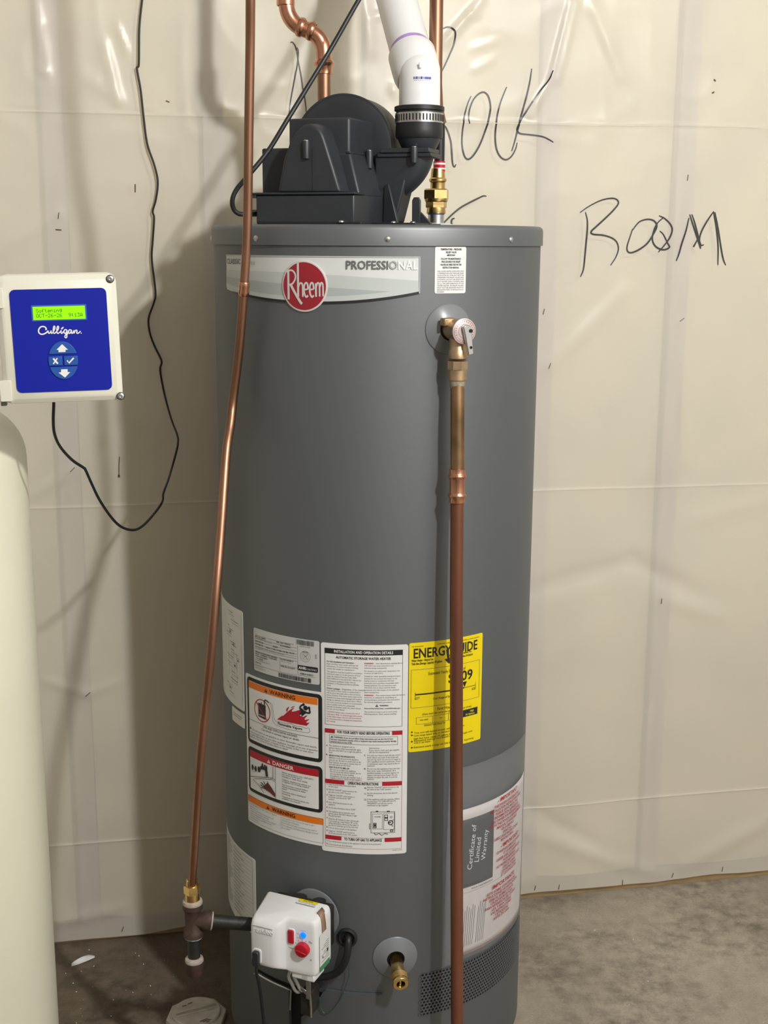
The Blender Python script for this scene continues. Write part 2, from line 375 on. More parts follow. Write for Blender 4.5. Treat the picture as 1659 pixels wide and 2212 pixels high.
# ================================================================== THE SETTING
import numpy as np
def concrete():
    m = bpy.data.materials.new('concrete'); m.use_nodes = True; nt = m.node_tree; b = nt.nodes['Principled BSDF']; N = nt.nodes.new; L = nt.links.new
    tc = N('ShaderNodeTexCoord')
    def nz(scale, det, rough=0.55):
        n = N('ShaderNodeTexNoise'); n.inputs['Scale'].default_value = scale; n.inputs['Detail'].default_value = det; n.inputs['Roughness'].default_value = rough
        L(tc.outputs['Object'], n.inputs['Vector']); return n
    def ramp(src, p0, p1, c0, c1):
        r_ = N('ShaderNodeValToRGB'); r_.color_ramp.elements[0].position = p0; r_.color_ramp.elements[1].position = p1
        r_.color_ramp.elements[0].color = (*c0, 1); r_.color_ramp.elements[1].color = (*c1, 1); L(src, r_.inputs[0]); return r_
    def mul(a, c, fac, typ='MULTIPLY'):
        mx = N('ShaderNodeMixRGB'); mx.blend_type = typ; mx.inputs[0].default_value = fac; L(a, mx.inputs[1]); L(c, mx.inputs[2]); return mx.outputs[0]
    base = ramp(nz(2.2, 5).outputs['Fac'], 0.35, 0.68, (0.36, 0.31, 0.25), (0.54, 0.475, 0.39))
    mott = ramp(nz(26, 8, 0.68).outputs['Fac'], 0.36, 0.60, (0.50, 0.50, 0.49), (1, 1, 1))
    fine = ramp(nz(190, 4, 0.7).outputs['Fac'], 0.30, 0.62, (0.74, 0.73, 0.72), (1, 1, 1))
    mask = ramp(nz(3.1, 3).outputs['Fac'], 0.40, 0.60, (0.25,) * 3, (1, 1, 1))
    mx = N('ShaderNodeMixRGB'); mx.blend_type = 'MULTIPLY'; L(mask.outputs[0], mx.inputs[0]); L(base.outputs[0], mx.inputs[1]); L(mott.outputs[0], mx.inputs[2])
    c = mul(mx.outputs[0], fine.outputs[0], 0.8)
    # darker brown tone towards the left, its edge ragged with noise
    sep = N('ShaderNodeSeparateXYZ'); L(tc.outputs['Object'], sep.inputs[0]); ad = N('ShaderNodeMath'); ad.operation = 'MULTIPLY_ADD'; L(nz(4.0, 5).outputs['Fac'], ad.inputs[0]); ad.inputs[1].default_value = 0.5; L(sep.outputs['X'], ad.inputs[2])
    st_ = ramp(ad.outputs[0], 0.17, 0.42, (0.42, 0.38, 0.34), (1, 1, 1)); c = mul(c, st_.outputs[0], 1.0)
    L(c, b.inputs['Base Color']); b.inputs['Roughness'].default_value = 0.72; b.inputs['Specular IOR Level'].default_value = 0.3
    bp = N('ShaderNodeBump'); bp.inputs['Strength'].default_value = 0.35; bp.inputs['Distance'].default_value = 0.004
    L(nz(60, 8, 0.7).outputs['Fac'], bp.inputs['Height']); L(bp.outputs[0], b.inputs['Normal']); return m
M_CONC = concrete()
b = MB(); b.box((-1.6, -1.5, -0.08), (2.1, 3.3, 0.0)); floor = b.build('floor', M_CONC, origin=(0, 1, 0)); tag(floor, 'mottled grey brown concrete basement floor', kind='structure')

W0, W1, ZT = -1.50, 2.05, 2.72
M_BOUNCEW = mat('white_bounce_wall', (0.78, 0.77, 0.74), 0.7, var=0.04)  # white so the added right wall bounces light onto the heater
M_FOUND = mat('foundation_wall', (0.30, 0.28, 0.25), 0.9, var=0.1)
def wbox(b, w0, w1, d0, d1, z0, z1):      # d = depth behind the sheet plane (positive = away from the room)
    c = [wall_pt(w, z, -d) for z in (z0, z1) for w, d in ((w0, d0), (w1, d0), (w1, d1), (w0, d1))]; return b.hexa(c[:4], c[4:])
b = MB(); wbox(b, W0, W1, 0.10, 0.16, 0, ZT); wall = b.build('wall_back', M_FOUND, origin=WP0)
tag(wall, 'insulated stud wall behind a milky plastic vapour barrier', kind='structure')
def wcol(px, py): return wall_wz(px, py)[0]
STUDS = [wcol(85, 0) - 0.385, wcol(85, 0) + 0.012, wcol(455, 0), wcol(815, 0), wcol(1196, 200), wcol(1488, 300), wcol(1488, 300) + 0.40]
for w in STUDS:
    b = MB(); wbox(b, w - 0.0195, w + 0.0195, 0.006, 0.098, 0.04, ZT); b.build('stud', M_WOOD, wall)
for a, c in zip([W0] + STUDS, STUDS + [W1]):
    b = MB(); n = 5; w0, w1 = a + 0.0205, c - 0.0205; prev = None
    prof = [(w0 + (w1 - w0) * k / 8, 0.034 - 0.016 * math.sin(math.pi * k / 8) ** 0.7) for k in range(9)]
    vs = []; 
    for z in (0.04, ZT): vs += [wall_pt(w, z, -d) for w, d in prof] + [wall_pt(w1, z, -0.098), wall_pt(w0, z, -0.098)]
    k = 11; b.add(vs, [tuple(range(k)), tuple(range(k, 2 * k))] + [(i, (i + 1) % k, (i + 1) % k + k, i + k) for i in range(k)])
    b.build('insulation_batt', M_BATT, wall)
b = MB(); wbox(b, W0, W1, 0.005, 0.098, 0.0005, 0.0385); b.build('sole_plate', M_PLATE, wall)

for nm, lo, hi, lb in (('wall_left_added', (-1.46, -1.40, 0), (-1.36, 2.28, ZT), 'added unseen grey wall left of the softener, blocking low ambient light'), ('wall_right_added', (1.66, -1.40, 0), (1.76, 2.86, ZT), 'added unseen white wall on the right, bouncing light to the heater'), ('wall_front_added', (-1.35, -1.40, 0), (1.65, -1.30, ZT), 'added unseen grey wall facing the heater, blocking low ambient light')):  # unseen walls added with an open top, leaving ambient light only from above
    b = MB(); b.box(lo, hi); tag(b.build(nm, M_BOUNCEW if nm == 'wall_right_added' else M_FOUND), lb, kind='structure')
# ---- vapour barrier sheet: a draped surface with folds, creases and pinches
def vnoise(x, y, seed=0):
    xi = np.floor(x).astype(np.int64); yi = np.floor(y).astype(np.int64); xf = x - xi; yf = y - yi
    def hsh(a, c): 
        n = (a * 374761393 + c * 668265263 + seed * 1442695041) & 0xffffffff; n = ((n ^ (n >> 13)) * 1274126177) & 0xffffffff
        return ((n ^ (n >> 16)) & 0xffff) / 65535.0
    u = xf * xf * (3 - 2 * xf); v = yf * yf * (3 - 2 * yf)
    return (hsh(xi, yi) * (1 - u) + hsh(xi + 1, yi) * u) * (1 - v) + (hsh(xi, yi + 1) * (1 - u) + hsh(xi + 1, yi + 1) * u) * v
ZF = [wall_wz(829, 258)[1], wall_wz(829, 1070)[1], wall_wz(829, 1767)[1]]
def seg(a, c): return (*wall_wz(*a), *wall_wz(*c))
RIDGES = [  # (from px, to px, width m, height m)
    (seg((1186, 793), (1345, 630)), 0.018, 0.005), (seg((1150, 1275), (1365, 1212)), 0.022, -0.006), (seg((1365, 1212), (1500, 1280)), 0.022, -0.006),
    (seg((1125, 1790), (1420, 1885)), 0.022, 0.006), (seg((1140, 1740), (1330, 1850)), 0.016, -0.004), (seg((1659, 1770), (1480, 1865)), 0.024, 0.006),
    (seg((0, 545), (125, 462)), 0.012, 0.004), (seg((40, 1090), (157, 1012)), 0.010, 0.004), (seg((130, 1990), (260, 1960)), 0.015, 0.005), (seg((100, 1470), (188, 1497)), 0.010, 0.004),
    (seg((188, 1497), (260, 1470)), 0.010, 0.003), (seg((1232, 0), (1190, 170)), 0.005, 0.006), (seg((1246, 0), (1205, 175)), 0.005, 0.006), (seg((1190, 170), (1145, 250)), 0.006, 0.004),
    (seg((1275, 0), (1340, 165)), 0.013, 0.005), (seg((1040, 0), (958, 95)), 0.006, 0.006), (seg((785, 0), (800, 110)), 0.012, 0.006), (seg((75, 0), (100, 150)), 0.012, 0.005),
    (seg((225, 95), (255, 220)), 0.010, 0.005), (seg((252, 55), (275, 115)), 0.006, 0.004), (seg((85, 150), (105, 165)), 0.006, 0.004), (seg((255, 215), (180, 160)), 0.014, 0.003),
    (seg((1425, 1290), (1560, 1330)), 0.02, 0.004), (seg((1300, 1340), (1200, 1420)), 0.03, 0.004), (seg((1500, 1120), (1659, 1080)), 0.02, 0.003), (seg((1471, 700), (1478, 1000)), 0.015, 0.003),
    (seg((1010, 35), (1035, 30)), 0.005, 0.004), (seg((1020, 105), (1070, 90)), 0.005, 0.003), (seg((1022, 150), (1065, 130)), 0.005, 0.003), (seg((1360, 215), (1370, 236)), 0.003, 0.003),
    (seg((800, 40), (840, 30)), 0.006, 0.005), (seg((845, 190), (852, 200)), 0.006, 0.005)]
def sheet_h(w, z):
    w = np.asarray(w, float); z = np.asarray(z, float)
    h = 0.010 * (vnoise(w * 2.6 + 9, z * 1.7 + 4, 1) - 0.5) + 0.005 * (vnoise(w * 7 + 3, z * 4.5, 2) - 0.5) + 0.0012 * (vnoise(w * 22, z * 17, 3) - 0.5)
    topm = np.clip((z - 1.45) / 0.3, 0, 1)
    rn = 1 - np.abs(2 * vnoise(w * 14 + 5, z * 11 + 2, 5) - 1); h += topm * 0.0022 * rn ** 3
    for i, zf in enumerate(ZF):
        d = z - zf - 0.005 * (vnoise(w * 3, w * 0 + i, 7) - 0.5); a = (0.0022, 0.0016, 0.0018)[i]
        h += a * 0.9 * np.exp(-np.abs(d) / 0.0022)
        if i == 0: h += 0.0028 * np.exp(-(d / 0.022) ** 2) * (vnoise(w * 26, z * 60, 8) - 0.3)
        h += np.where(d < 0, 0.0012, -0.0006) * np.exp(-np.abs(d) / 0.03)
    for (x0, y0, x1, y1), sg, am in RIDGES:
        dx, dy = x1 - x0, y1 - y0; L2 = dx * dx + dy * dy; t = ((w - x0) * dx + (z - y0) * dy) / L2; tc = np.clip(t, 0, 1)
        q = (w - x0 - tc * dx) ** 2 + (z - y0 - tc * dy) ** 2; h += am * np.exp(-q / (sg * sg)) * (0.55 + 0.45 * np.sin(np.pi * np.clip(tc, 0.08, 0.92)))
    foot = np.clip((0.055 - z) / 0.055, 0, 1); h = h * (1 - 0.5 * foot)
    return np.maximum(h + 0.005, -0.0022) + foot * 0.004 * vnoise(w * 9, w * 0, 11)
NW = 430
ws = np.concatenate([np.linspace(W0, -0.86, 50, endpoint=False), np.linspace(-0.86, 1.02, 320, endpoint=False), np.linspace(1.02, W1, 60)])
zr = np.unique(np.round(np.concatenate([np.linspace(0.06, ZT, 340)] + [zf + np.linspace(-0.012, 0.012, 21) for zf in ZF]), 4)); NB = 12; NZ = NB + len(zr)
WW, JJ = np.meshgrid(ws, np.arange(NZ))
zbot = 0.010 + 0.022 * np.clip(vnoise(WW * 5.3 + 2, WW * 0, 21) - 0.45, 0, 1) + 0.010 * (WW > wcol(1400, 1900)) * np.clip((WW - wcol(1400, 1900)) * 6, 0, 1)
ZZ = np.where(JJ < NB, zbot + (0.06 - zbot) * JJ / NB, np.broadcast_to(np.concatenate([np.zeros(NB), zr])[:, None], WW.shape)); HH = sheet_h(WW, ZZ)
vs = [tuple(WT * float(w) + UP * float(z) + WN * float(h)) for w, z, h in zip(WW.ravel(), ZZ.ravel(), HH.ravel())]
fs = [(j * NW + i, j * NW + i + 1, (j + 1) * NW + i + 1, (j + 1) * NW + i) for j in range(NZ - 1) for i in range(NW - 1)]
me = bpy.data.meshes.new('vapour_barrier'); me.from_pydata(vs, [], fs); me.polygons.foreach_set('use_smooth', [True] * len(me.polygons))
M_SHEET = film('vapour_barrier_film', (0.85, 0.82, 0.75), 0.30, 0.62, var=0.02, scale=3)
me.materials.append(M_SHEET); vb = bpy.data.objects.new('vapour_barrier', me); COL.objects.link(vb); vb.parent = wall; register(vb, WM[wall.name])
tag(vb, 'milky creased plastic sheet stapled to the studs')
def sheet_map(x, z, off):
    return wall_pt(x, z, float(sheet_h(np.array([x]), np.array([z]))[0]) + 0.0007 + off)
def marker(paths, w=0.0038):
    p = Print()
    for conv, pts in paths: p.stroke([wall_wz(*conv(*q)) for q in pts], w, M_MARK, 1, smooth=6, taper=True)
    return p.build('marker_letter', sheet_map, vb)
cA = lambda x, y: (880 + x / 4.253, y / 4.253); cB = lambda x, y: (1140 + x / 3.197, y / 3.197); cC = lambda x, y: (580 + x / 7.54, y / 7.54)
marker([(cA, [(300, 275), (330, 262), (365, 252), (400, 262), (428, 300), (432, 350), (418, 420), (385, 500), (340, 600), (300, 680)]), (cA, [(290, 1110), (325, 1150), (350, 1180), (375, 1240), (393, 1310), (400, 1400), (408, 1500), (425, 1535), (440, 1510)])])
marker([(cA, [(580, 885), (550, 950), (520, 1060), (500, 1200), (495, 1330), (515, 1430), (550, 1465), (600, 1430), (660, 1330), (710, 1200), (745, 1080), (758, 980), (740, 890), (700, 850), (650, 865), (600, 920), (565, 1010), (558, 1080), (562, 1140)])])
marker([(cA, [(910, 800), (880, 870), (840, 980), (812, 1120), (802, 1260), (815, 1370), (850, 1440), (900, 1468), (950, 1440), (990, 1370), (1005, 1310)])])
marker([(cA, [(1138, 632), (1125, 730), (1100, 850), (1060, 1000), (1020, 1150), (985, 1290), (955, 1390)]), (cA, [(1330, 650), (1290, 740), (1220, 830), (1150, 930), (1080, 1040), (1030, 1120), (1005, 1180), (1010, 1210), (1040, 1230), (1130, 1240), (1230, 1255), (1290, 1280), (1338, 1308)])])
marker([(cA, [(270, 2105), (330, 2045), (400, 1975), (480, 1910), (560, 1865), (640, 1825), (690, 1802), (722, 1803)]), (cA, [(428, 2005), (405, 2015), (398, 2040), (406, 2075)])])
marker([(cB, [(395, 1465), (408, 1520), (408, 1590), (400, 1680), (392, 1770), (382, 1860), (362, 1912)]), (cB, [(358, 1468), (420, 1425), (500, 1385), (570, 1370), (610, 1378), (622, 1405), (590, 1450), (530, 1510), (470, 1565), (435, 1600), (450, 1618), (520, 1625), (580, 1645), (612, 1675), (622, 1720), (605, 1775), (568, 1833)])])
marker([(cB, [(720, 1580), (700, 1640), (682, 1700), (685, 1735), (710, 1745), (760, 1725), (820, 1680), (865, 1610), (885, 1560), (865, 1525), (820, 1515), (770, 1530), (740, 1560), (720, 1590)])])
marker([(cB, [(900, 1490), (940, 1510), (980, 1550), (992, 1590), (975, 1640), (940, 1690), (895, 1742)]), (cB, [(935, 1500), (890, 1540), (862, 1600), (855, 1660), (880, 1705), (930, 1725), (972, 1708), (960, 1680), (930, 1620), (905, 1595)])])
marker([(cB, [(1110, 1505), (1090, 1590), (1060, 1680), (1040, 1750), (1020, 1802)]), (cB, [(1115, 1480), (1140, 1560), (1165, 1640), (1188, 1718)]), (cB, [(1130, 1480), (1150, 1540), (1170, 1620), (1190, 1690), (1212, 1690)]),
        (cB, [(1282, 1460), (1240, 1520), (1200, 1590), (1182, 1650), (1190, 1715)]), (cB, [(1280, 1460), (1300, 1580), (1310, 1700), (1308, 1830)]), (cB, [(1290, 1465), (1310, 1570), (1330, 1710), (1345, 1790), (1362, 1832)]), (cB, [(1140, 1705), (1170, 1650)])])
marker([(cC, [(350, 705), (370, 690), (400, 710), (430, 760), (450, 830), (465, 900), (478, 1000), (500, 1110), (530, 1270), (555, 1450), (585, 1600), (605, 1750), (610, 1880)]), (cC, [(460, 780), (478, 830), (478, 920), (460, 1080), (430, 1230), (400, 1400), (370, 1560), (345, 1720), (328, 1880)])], 0.0028)
p = Print()
for pts, w in (([(292, 398), (292, 406), (292, 416)], 0.0022), ([(258, 985), (257, 1005), (257, 1028)], 0.0016), ([(257, 1024), (257, 1030)], 0.004), ([(120, 496), (133, 497)], 0.0022), ([(1540, 172), (1544, 176)], 0.003), ([(1536, 202), (1541, 199)], 0.003), ([(358, 218), (366, 221)], 0.002)):
    p.stroke([wall_wz(*q) for q in pts], w, M_STAIN, 1)
p.build('brown_drip_mark', sheet_map, vb)
for i, (x, y, a) in enumerate(((1174, 673, 80), (1186, 790, 70), (1471, 690, 35), (1425, 1296, 88), (1153, 1914, 75), (1204, 1911, 80), (1342, 1903, 85), (1451, 1889, 70), (1558, 1875, 80), (1484, 384, 85), (127, 466, 80), (157, 1013, 45), (265, 2003, 70), (190, 1497, 40))):
    w, z = wall_wz(x, y); d = Vector((math.cos(math.radians(a)), math.sin(math.radians(a)))) * 0.006; b = MB()
    q = [sheet_map(w - d.x, z - d.y, -0.002), sheet_map(w - d.x * 0.85, z - d.y * 0.85, 0.0008), sheet_map(w + d.x * 0.85, z + d.y * 0.85, 0.0008), sheet_map(w + d.x, z + d.y, -0.002)]
    b.tube(q, 0.0008, 6); b.build('staple', mat('dull_staple_steel', (0.20, 0.19, 0.18), 0.6, 0.6), vb)

# ================================================================== WATER HEATER
ZB, ZC = 0.03, 1.512
heater = empty('water_heater', (TX, TY, 0))
tag(heater, 'tall grey tank water heater with stickers standing by the plastic-covered wall', 'water heater')
b = MB(); b.lathe([(R - 0.004, ZB), (R, ZB + 0.003), (R, ZB + 0.06), (R, 0.6), (R, 1.0), (R, 1.40), (R, ZC - 0.02), (R - 0.03, ZC - 0.018)], (TX, TY, 0), seg=256); b.build('jacket', M_JACKET, heater)
b = MB(); b.lathe([(R - 0.02, 0.0), (R - 0.02, 0.012), (R - 0.012, 0.02), (R - 0.012, ZB + 0.001)], (TX, TY, 0), seg=96); b.build('base_pan', M_HOLE, heater)
b = MB(); rc = R + 0.0035
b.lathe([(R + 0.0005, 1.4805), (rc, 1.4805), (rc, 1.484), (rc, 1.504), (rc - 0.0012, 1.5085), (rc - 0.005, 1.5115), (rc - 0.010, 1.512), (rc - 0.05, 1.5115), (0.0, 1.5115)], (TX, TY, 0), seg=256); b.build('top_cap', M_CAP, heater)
def screw_head(b, org, ax, r_=0.0045, h=0.0026, seg=14):
    b.lathe([(r_, 0), (r_, h * 0.4), (r_ * 0.75, h * 0.8), (r_ * 0.3, h), (0.0, h)], org, ax, seg)
for k in range(8):
    t = math.radians(3.5 + k * 45 - 90); ax = Vector((math.sin(t), -math.cos(t), 0)); b = MB()
    screw_head(b, Vector((TX, TY, 1.4905)) + ax * (rc - 0.0003), ax); b.build('cap_screw', M_STEEL, heater)

cmap0 = lambda x, z, o: cyl_pt(x, z, 0.0004 + o)
cmap = lambda x, z, o: cyl_pt(x, z, 0.0010 + o)
def rr_sticker(name, th0, z0, th1, z1, m, r_=0.004, label=None):
    o = sheet_on(name, S(th0), z0, S(th1), z1, cmap0, m, heater, r_=r_); tag(o, label); return o
def conv(x0, y0, sc): return lambda x, y: cy(x0 + x / sc, y0 + y / sc)
def line_of(pr, cv, st, xl, yl, xr, yr, h, m, bold=False, lay=2, shear=0.0):   # text between two measured points
    a, c = cv(xl, yl), cv(xr, yr); pr.text(st, a[0], (a[1] + c[1]) / 2, h, m, lay, w=c[0] - a[0], bold=bold, shear=shear)
PX = 0.00081                               # metres per photo pixel of height on the lower labels

# ---- banner with the round red emblem
def banner():
    x0, x1, zt = S(-60.2), S(13.8), 1.4648
    def bot(x): t = (x - x0) / (x1 - x0); return 1.4095 - 0.0165 * (1 - (2 * t - 1.08) ** 2 / 1.1664 if t < 0.54 else 1 - ((t - 0.54) / 0.46) ** 2)
    xs = [x0 + (x1 - x0) * k / 70 for k in range(71)]; b = MB(); vs = []
    for x in xs: vs += [cmap0(x, bot(x), 0), cmap0(x, zt, 0), cmap0(x, bot(x), 0.0004), cmap0(x, zt, 0.0004)]
    fs = []
    for k in range(70): a, c = 4 * k, 4 * k + 4; fs += [(a + 2, a + 3, c + 3, c + 2), (a, a + 2, c + 2, c), (a + 1, c + 1, c + 3, a + 3)]
    fs += [(0, 1, 3, 2), (280, 282, 283, 281)]
    b.add(vs, fs); st = b.build('name_banner', M_SILV1, heater); tag(st, 'silver banner sticker with curved lower edge')
    p = Print()
    def band(top, botf, m, lay, a=0, c=70):
        vs = []
        for x in xs[a:c + 1]: vs += [(x, botf(x)), (x, max(top(x), botf(x)))]
        p.raw(vs, [(2 * k, 2 * k + 2, 2 * k + 3, 2 * k + 1) for k in range(c - a)], m, lay)
    t_ = lambda x: (x - x0) / (x1 - x0)
    band(lambda x: 1.4385 - 0.012 * (t_(x) - 0.15) ** 1 + 0.004 * math.sin(t_(x) * 3.1), lambda x: bot(x) + 0.0032, M_SILV2, 1)
    band(lambda x: 1.428 - 0.020 * (t_(x) - 0.10), lambda x: bot(x) + 0.0032, M_SILV3, 2)
    band(lambda x: 1.4035 + 0.016 * (2 * t_(x) - 1) ** 2, lambda x: bot(x) + 0.0032, M_SILV2, 3)
    band(lambda x: bot(x) + 0.0034 * min(1, max(0, (t_(x) - 0.03) * 6)), lambda x: bot(x) - 0.0002, M_INK, 4)
    p.rect(x0, zt - 0.0022, x1, zt, M_SILV3, 2); p.rect(x1 - 0.0018, bot(x1), x1, zt, M_SILV3, 5)
    cv = conv(460, 460, 2.304)
    a, c = cv(75, 252), cv(216, 258); p.text('CLASSIC', a[0], a[1], 0.0078, M_INKG, 6, w=(c[0] - a[0]) * 0.56, bold=True); p.text('Series', a[0] + (c[0] - a[0]) * 0.60, a[1], 0.0072, M_INKL, 6, w=(c[0] - a[0]) * 0.40)
    a, c = cv(661, 279), cv(1018, 279); tot = c[0] - a[0]; k = 0.0
    full = sum(GL[(True, ch)][3] for ch in 'PROFESSIONAL')
    for ch, m in zip('PROFESSIONAL', [M_INKG] * 8 + [M_INKL] + [M_WHITE] * 3):  # last letters paled to white, a foil reflection put into the ink
        wch = GL[(True, ch)][3] / full * tot; p.text(ch, a[0] + k, a[1], 0.0122, m, 6, w=wch, bold=True); k += wch
    p.build('banner_print', cmap, st)
    # emblem
    cz, cs, rr_ = 1.4190, S(-23.1), 0.0390
    em = MB(); vs = []; n = 48
    ex = 1.0
    for off, q in ((0.0008, 1.0), (0.0022, 1.0), (0.0026, 0.985)):
        vs += [cyl_pt(cs + rr_ * q * ex * math.cos(2 * math.pi * k / n), cz + rr_ * q * math.sin(2 * math.pi * k / n), off) for k in range(n)]
    rings = [0.93, 0.6, 0.3, 0.001]
    for q in rings: vs += [cyl_pt(cs + rr_ * q * math.cos(2 * math.pi * k / n), cz + rr_ * q * math.sin(2 * math.pi * k / n), 0.0026) for k in range(n)]
    fs = []; mi = []
    for j in range(len(vs) // n - 1):
        for k in range(n): fs.append((j * n + k, j * n + (k + 1) % n, (j + 1) * n + (k + 1) % n, (j + 1) * n + k)); mi.append(0 if j < 3 else 1)
    em.v = vs; em.f = fs; em.m = mi; e = em.build('round_emblem', [M_EMBW, M_EMBRED], heater); tag(e, 'round dark red emblem with silver rim and lettering')
    p = Print(); w = 0.0028
    q = lambda x, y: conv(460, 460, 2.304)(x, y)
    def st_(pts, ww=w, sm=5): p.stroke([q(*t) for t in pts], ww, M_EMBW, 1, smooth=sm)
    st_([(380, 288), (382, 430)], 0.0038, 0); st_([(366, 292), (395, 285), (412, 300), (415, 325), (402, 350), (385, 358)]); st_([(392, 356), (412, 395), (438, 440), (448, 452)], 0.0042)
    st_([(427, 242), (429, 416)], 0.0036, 0); st_([(429, 372), (436, 352), (446, 350), (451, 364), (452, 417)])
    for ox in (466, 494):
        st_([(ox - 6, 382), (ox + 12, 378)], 0.0024, 0); st_([(ox + 12, 378), (ox + 8, 352), (ox, 348), (ox - 7, 362), (ox - 8, 385), (ox - 5, 405), (ox + 3, 418), (ox + 12, 410)])
    st_([(516, 350), (517, 417)], 0.0030, 0); st_([(517, 370), (523, 350), (531, 350), (534, 366), (535, 416)], 0.0026); st_([(535, 370), (541, 349), (548, 350), (551, 366), (552, 415)], 0.0026)
    p.build('emblem_lettering', lambda x, z, o: cyl_pt(x, z, 0.0028 + o), e)
banner()

# ---- relief valve instructions sticker
st = rr_sticker('relief_valve_sticker', 18.6, 1.4092, 29.5, 1.4795, M_PAPER, 0.003, 'small white text sticker above the relief valve')
p = Print(); xc = S(24.05); lines1 = ['TEMPERATURE - PRESSURE', 'RELIEF VALVE', '-IMPORTANT-', 'FOLLOW THE MAINTENANCE', 'PROCEDURES FOR RELIEF', 'VALVES-AS DIRECTED IN THE', 'INSTRUCTION MANUAL']
for i, l in enumerate(lines1): p.text(l, xc, 1.4742 - 0.0044 * i - (0.001 if i > 2 else 0), 0.0027, M_INK, 2, align='c', bold=True, w=[.036, .018, .015, .034, .032, .036, .028][i])
lines2 = ['THIS WATER HEATER IS PROVIDED WITH', 'A TEMPERATURE AND PRESSURE RELIEF', 'VALVE LISTED AS COMPLYING WITH THE', 'STANDARD FOR RELIEF VALVES AND', 'AUTOMATIC GAS SHUT-OFF DEVICES FOR', 'HOT WATER SUPPLY SYSTEMS, ANSI', 'Z21.22. FOR SAFE OPERATION OF THE', 'WATER HEATER, THE RELIEF VALVE(S)', 'MUST NOT BE REMOVED FROM ITS', 'DESIGNATED POINT OF INSTALLATION OR', 'PLUGGED.']
for i, l in enumerate(lines2): p.text(l, S(19.4), 1.4418 - 0.0031 * i, 0.0019, M_INKG, 2, w=(0.0455 if i < 10 else 0.012))
p.build('sticker_print', cmap, st)

# ---- rating plate
st = rr_sticker('rating_plate', -46.8, 0.7760, -18.7, 0.8510, M_PAPERG, 0.003, 'grey rating plate sticker with two bar codes')
p = Print(); cv = conv(540, 1350, 9.217)
def hl(x0, y0, x1, y1, t=0.0004, m=M_INKG):
    a, c = cv(x0, y0), cv(x1, y1); z = (a[1] + c[1]) / 2; p.rect(a[0], z - t / 2, c[0], z + t / 2, m, 1)
def vl(x, y0, y1, t=0.0004):
    a, c = cv(x, y0), cv(x, y1); p.rect(a[0] - t / 2, c[1], a[0] + t / 2, a[1], M_INKG, 1)
for yl, yr, xr in ((185, 385, 880), (265, 440, 945), (330, 495, 945), (385, 550, 945), (430, 605, 945), (465, 655, 945), (520, 705, 945)): hl(110, yl, xr, yr)
hl(110, 790, 950, 985); vl(603, 650, 905); vl(955, 400, 980); hl(610, 795, 945, 845); hl(965, 985, 1310, 1048)
txt = [('MFG. NO. 2000001', 115, 235, 325, 285, 1), ('MODEL NO. XG40T06', 115, 270, 280, 310, 0), ('SER. NO. RHLN', 535, 345, 815, 405, 1), ('CAPACITY U.S. GAL 40', 300, 330, 440, 365, 0), ('50 PSI WORKING', 610, 420, 815, 455, 1), ('INPUT BTU/HR', 118, 325, 275, 370, 1), ('40,000', 470, 435, 560, 455, 1), ('NATURAL 7.0', 115, 375, 270, 425, 1), ('Natural  3.5  Max. WC Max. 10.5  Min. WC 4.5', 330, 450, 890, 580, 1), ('TEST PRESSURE 300 PSI  MANIFOLD PRESSURE', 115, 425, 690, 600, 0),
       ('APPROVED FOR INSTALLATION CLEARANCE', 120, 540, 550, 660, 1), ('Alcove - Installation  Combustible', 120, 580, 550, 690, 1), ('Au Recommandation', 120, 610, 360, 690, 1), ('1 in. SIDES', 130, 660, 270, 710, 1), ('0 in. FROM REAR VENT', 120, 690, 400, 785, 0), ('FRONT 4 in.', 120, 745, 240, 785, 1), ('MANUFACTURED BY', 120, 805, 280, 855, 0), ('MONTGOMERY, AL', 120, 835, 325, 925, 0),
       ('ETL LISTED CONFORMS TO', 620, 690, 870, 735, 1), ('Z21.10.1 - CSA 4.1', 625, 725, 830, 770, 0), ('ANSI Z21.10.3-2019', 620, 825, 900, 880, 1), ('ASSEMBLED IN MEXICO', 1005, 975, 1270, 1010, 1), ('MADE FOR YOUR HOME', 1000, 425, 1210, 462, 0)]
for t, xl, yl, xr, yr, bd in txt: line_of(p, cv, t, xl, yl, xr, yr, 0.0023 if bd else 0.0017, M_INK if bd else M_INKG, bold=bool(bd))
random.seed(4)
def barcode(x0, y0, x1, y1, hh, n):
    a, c = cv(x0, y0), cv(x1, y1); zt_ = (a[1] + c[1]) / 2; x = a[0]; wtot = c[0] - a[0]; u = wtot / (n * 2.6)
    while x < c[0] - 2 * u:
        w_ = u * random.choice((0.8, 1.2, 2.2)); p.rect(x, zt_ - hh, x + w_, zt_, M_INK, 2); x += w_ + u * random.choice((0.8, 1.3, 2.0))
barcode(930, 280, 1285, 330, 0.0085, 34); barcode(580, 940, 1230, 1065, 0.0075, 52)
a = cv(1110, 625); p.ring(a[0], a[1], 0.0090, 0.0094, M_INKG, 2); p.ring(a[0], a[1], 0.0058, 0.0062, M_INKL, 2); p.text('CERTIFIED', a[0], a[1] + 0.0066, 0.0017, M_INKG, 2, align='c', bold=True); p.text('US', a[0], a[1] - 0.001, 0.0024, M_INK, 2, align='c', bold=True); p.text('c', a[0] - 0.0105, a[1] - 0.009, 0.002, M_INKG, 2)
for k in range(4): t = math.radians(45 + 90 * k); p.stroke([(a[0] + 0.0026 * math.cos(t), a[1] + 0.0026 * math.sin(t)), (a[0] + 0.0055 * math.cos(t), a[1] + 0.0055 * math.sin(t))], 0.0007, M_INKG, 2)
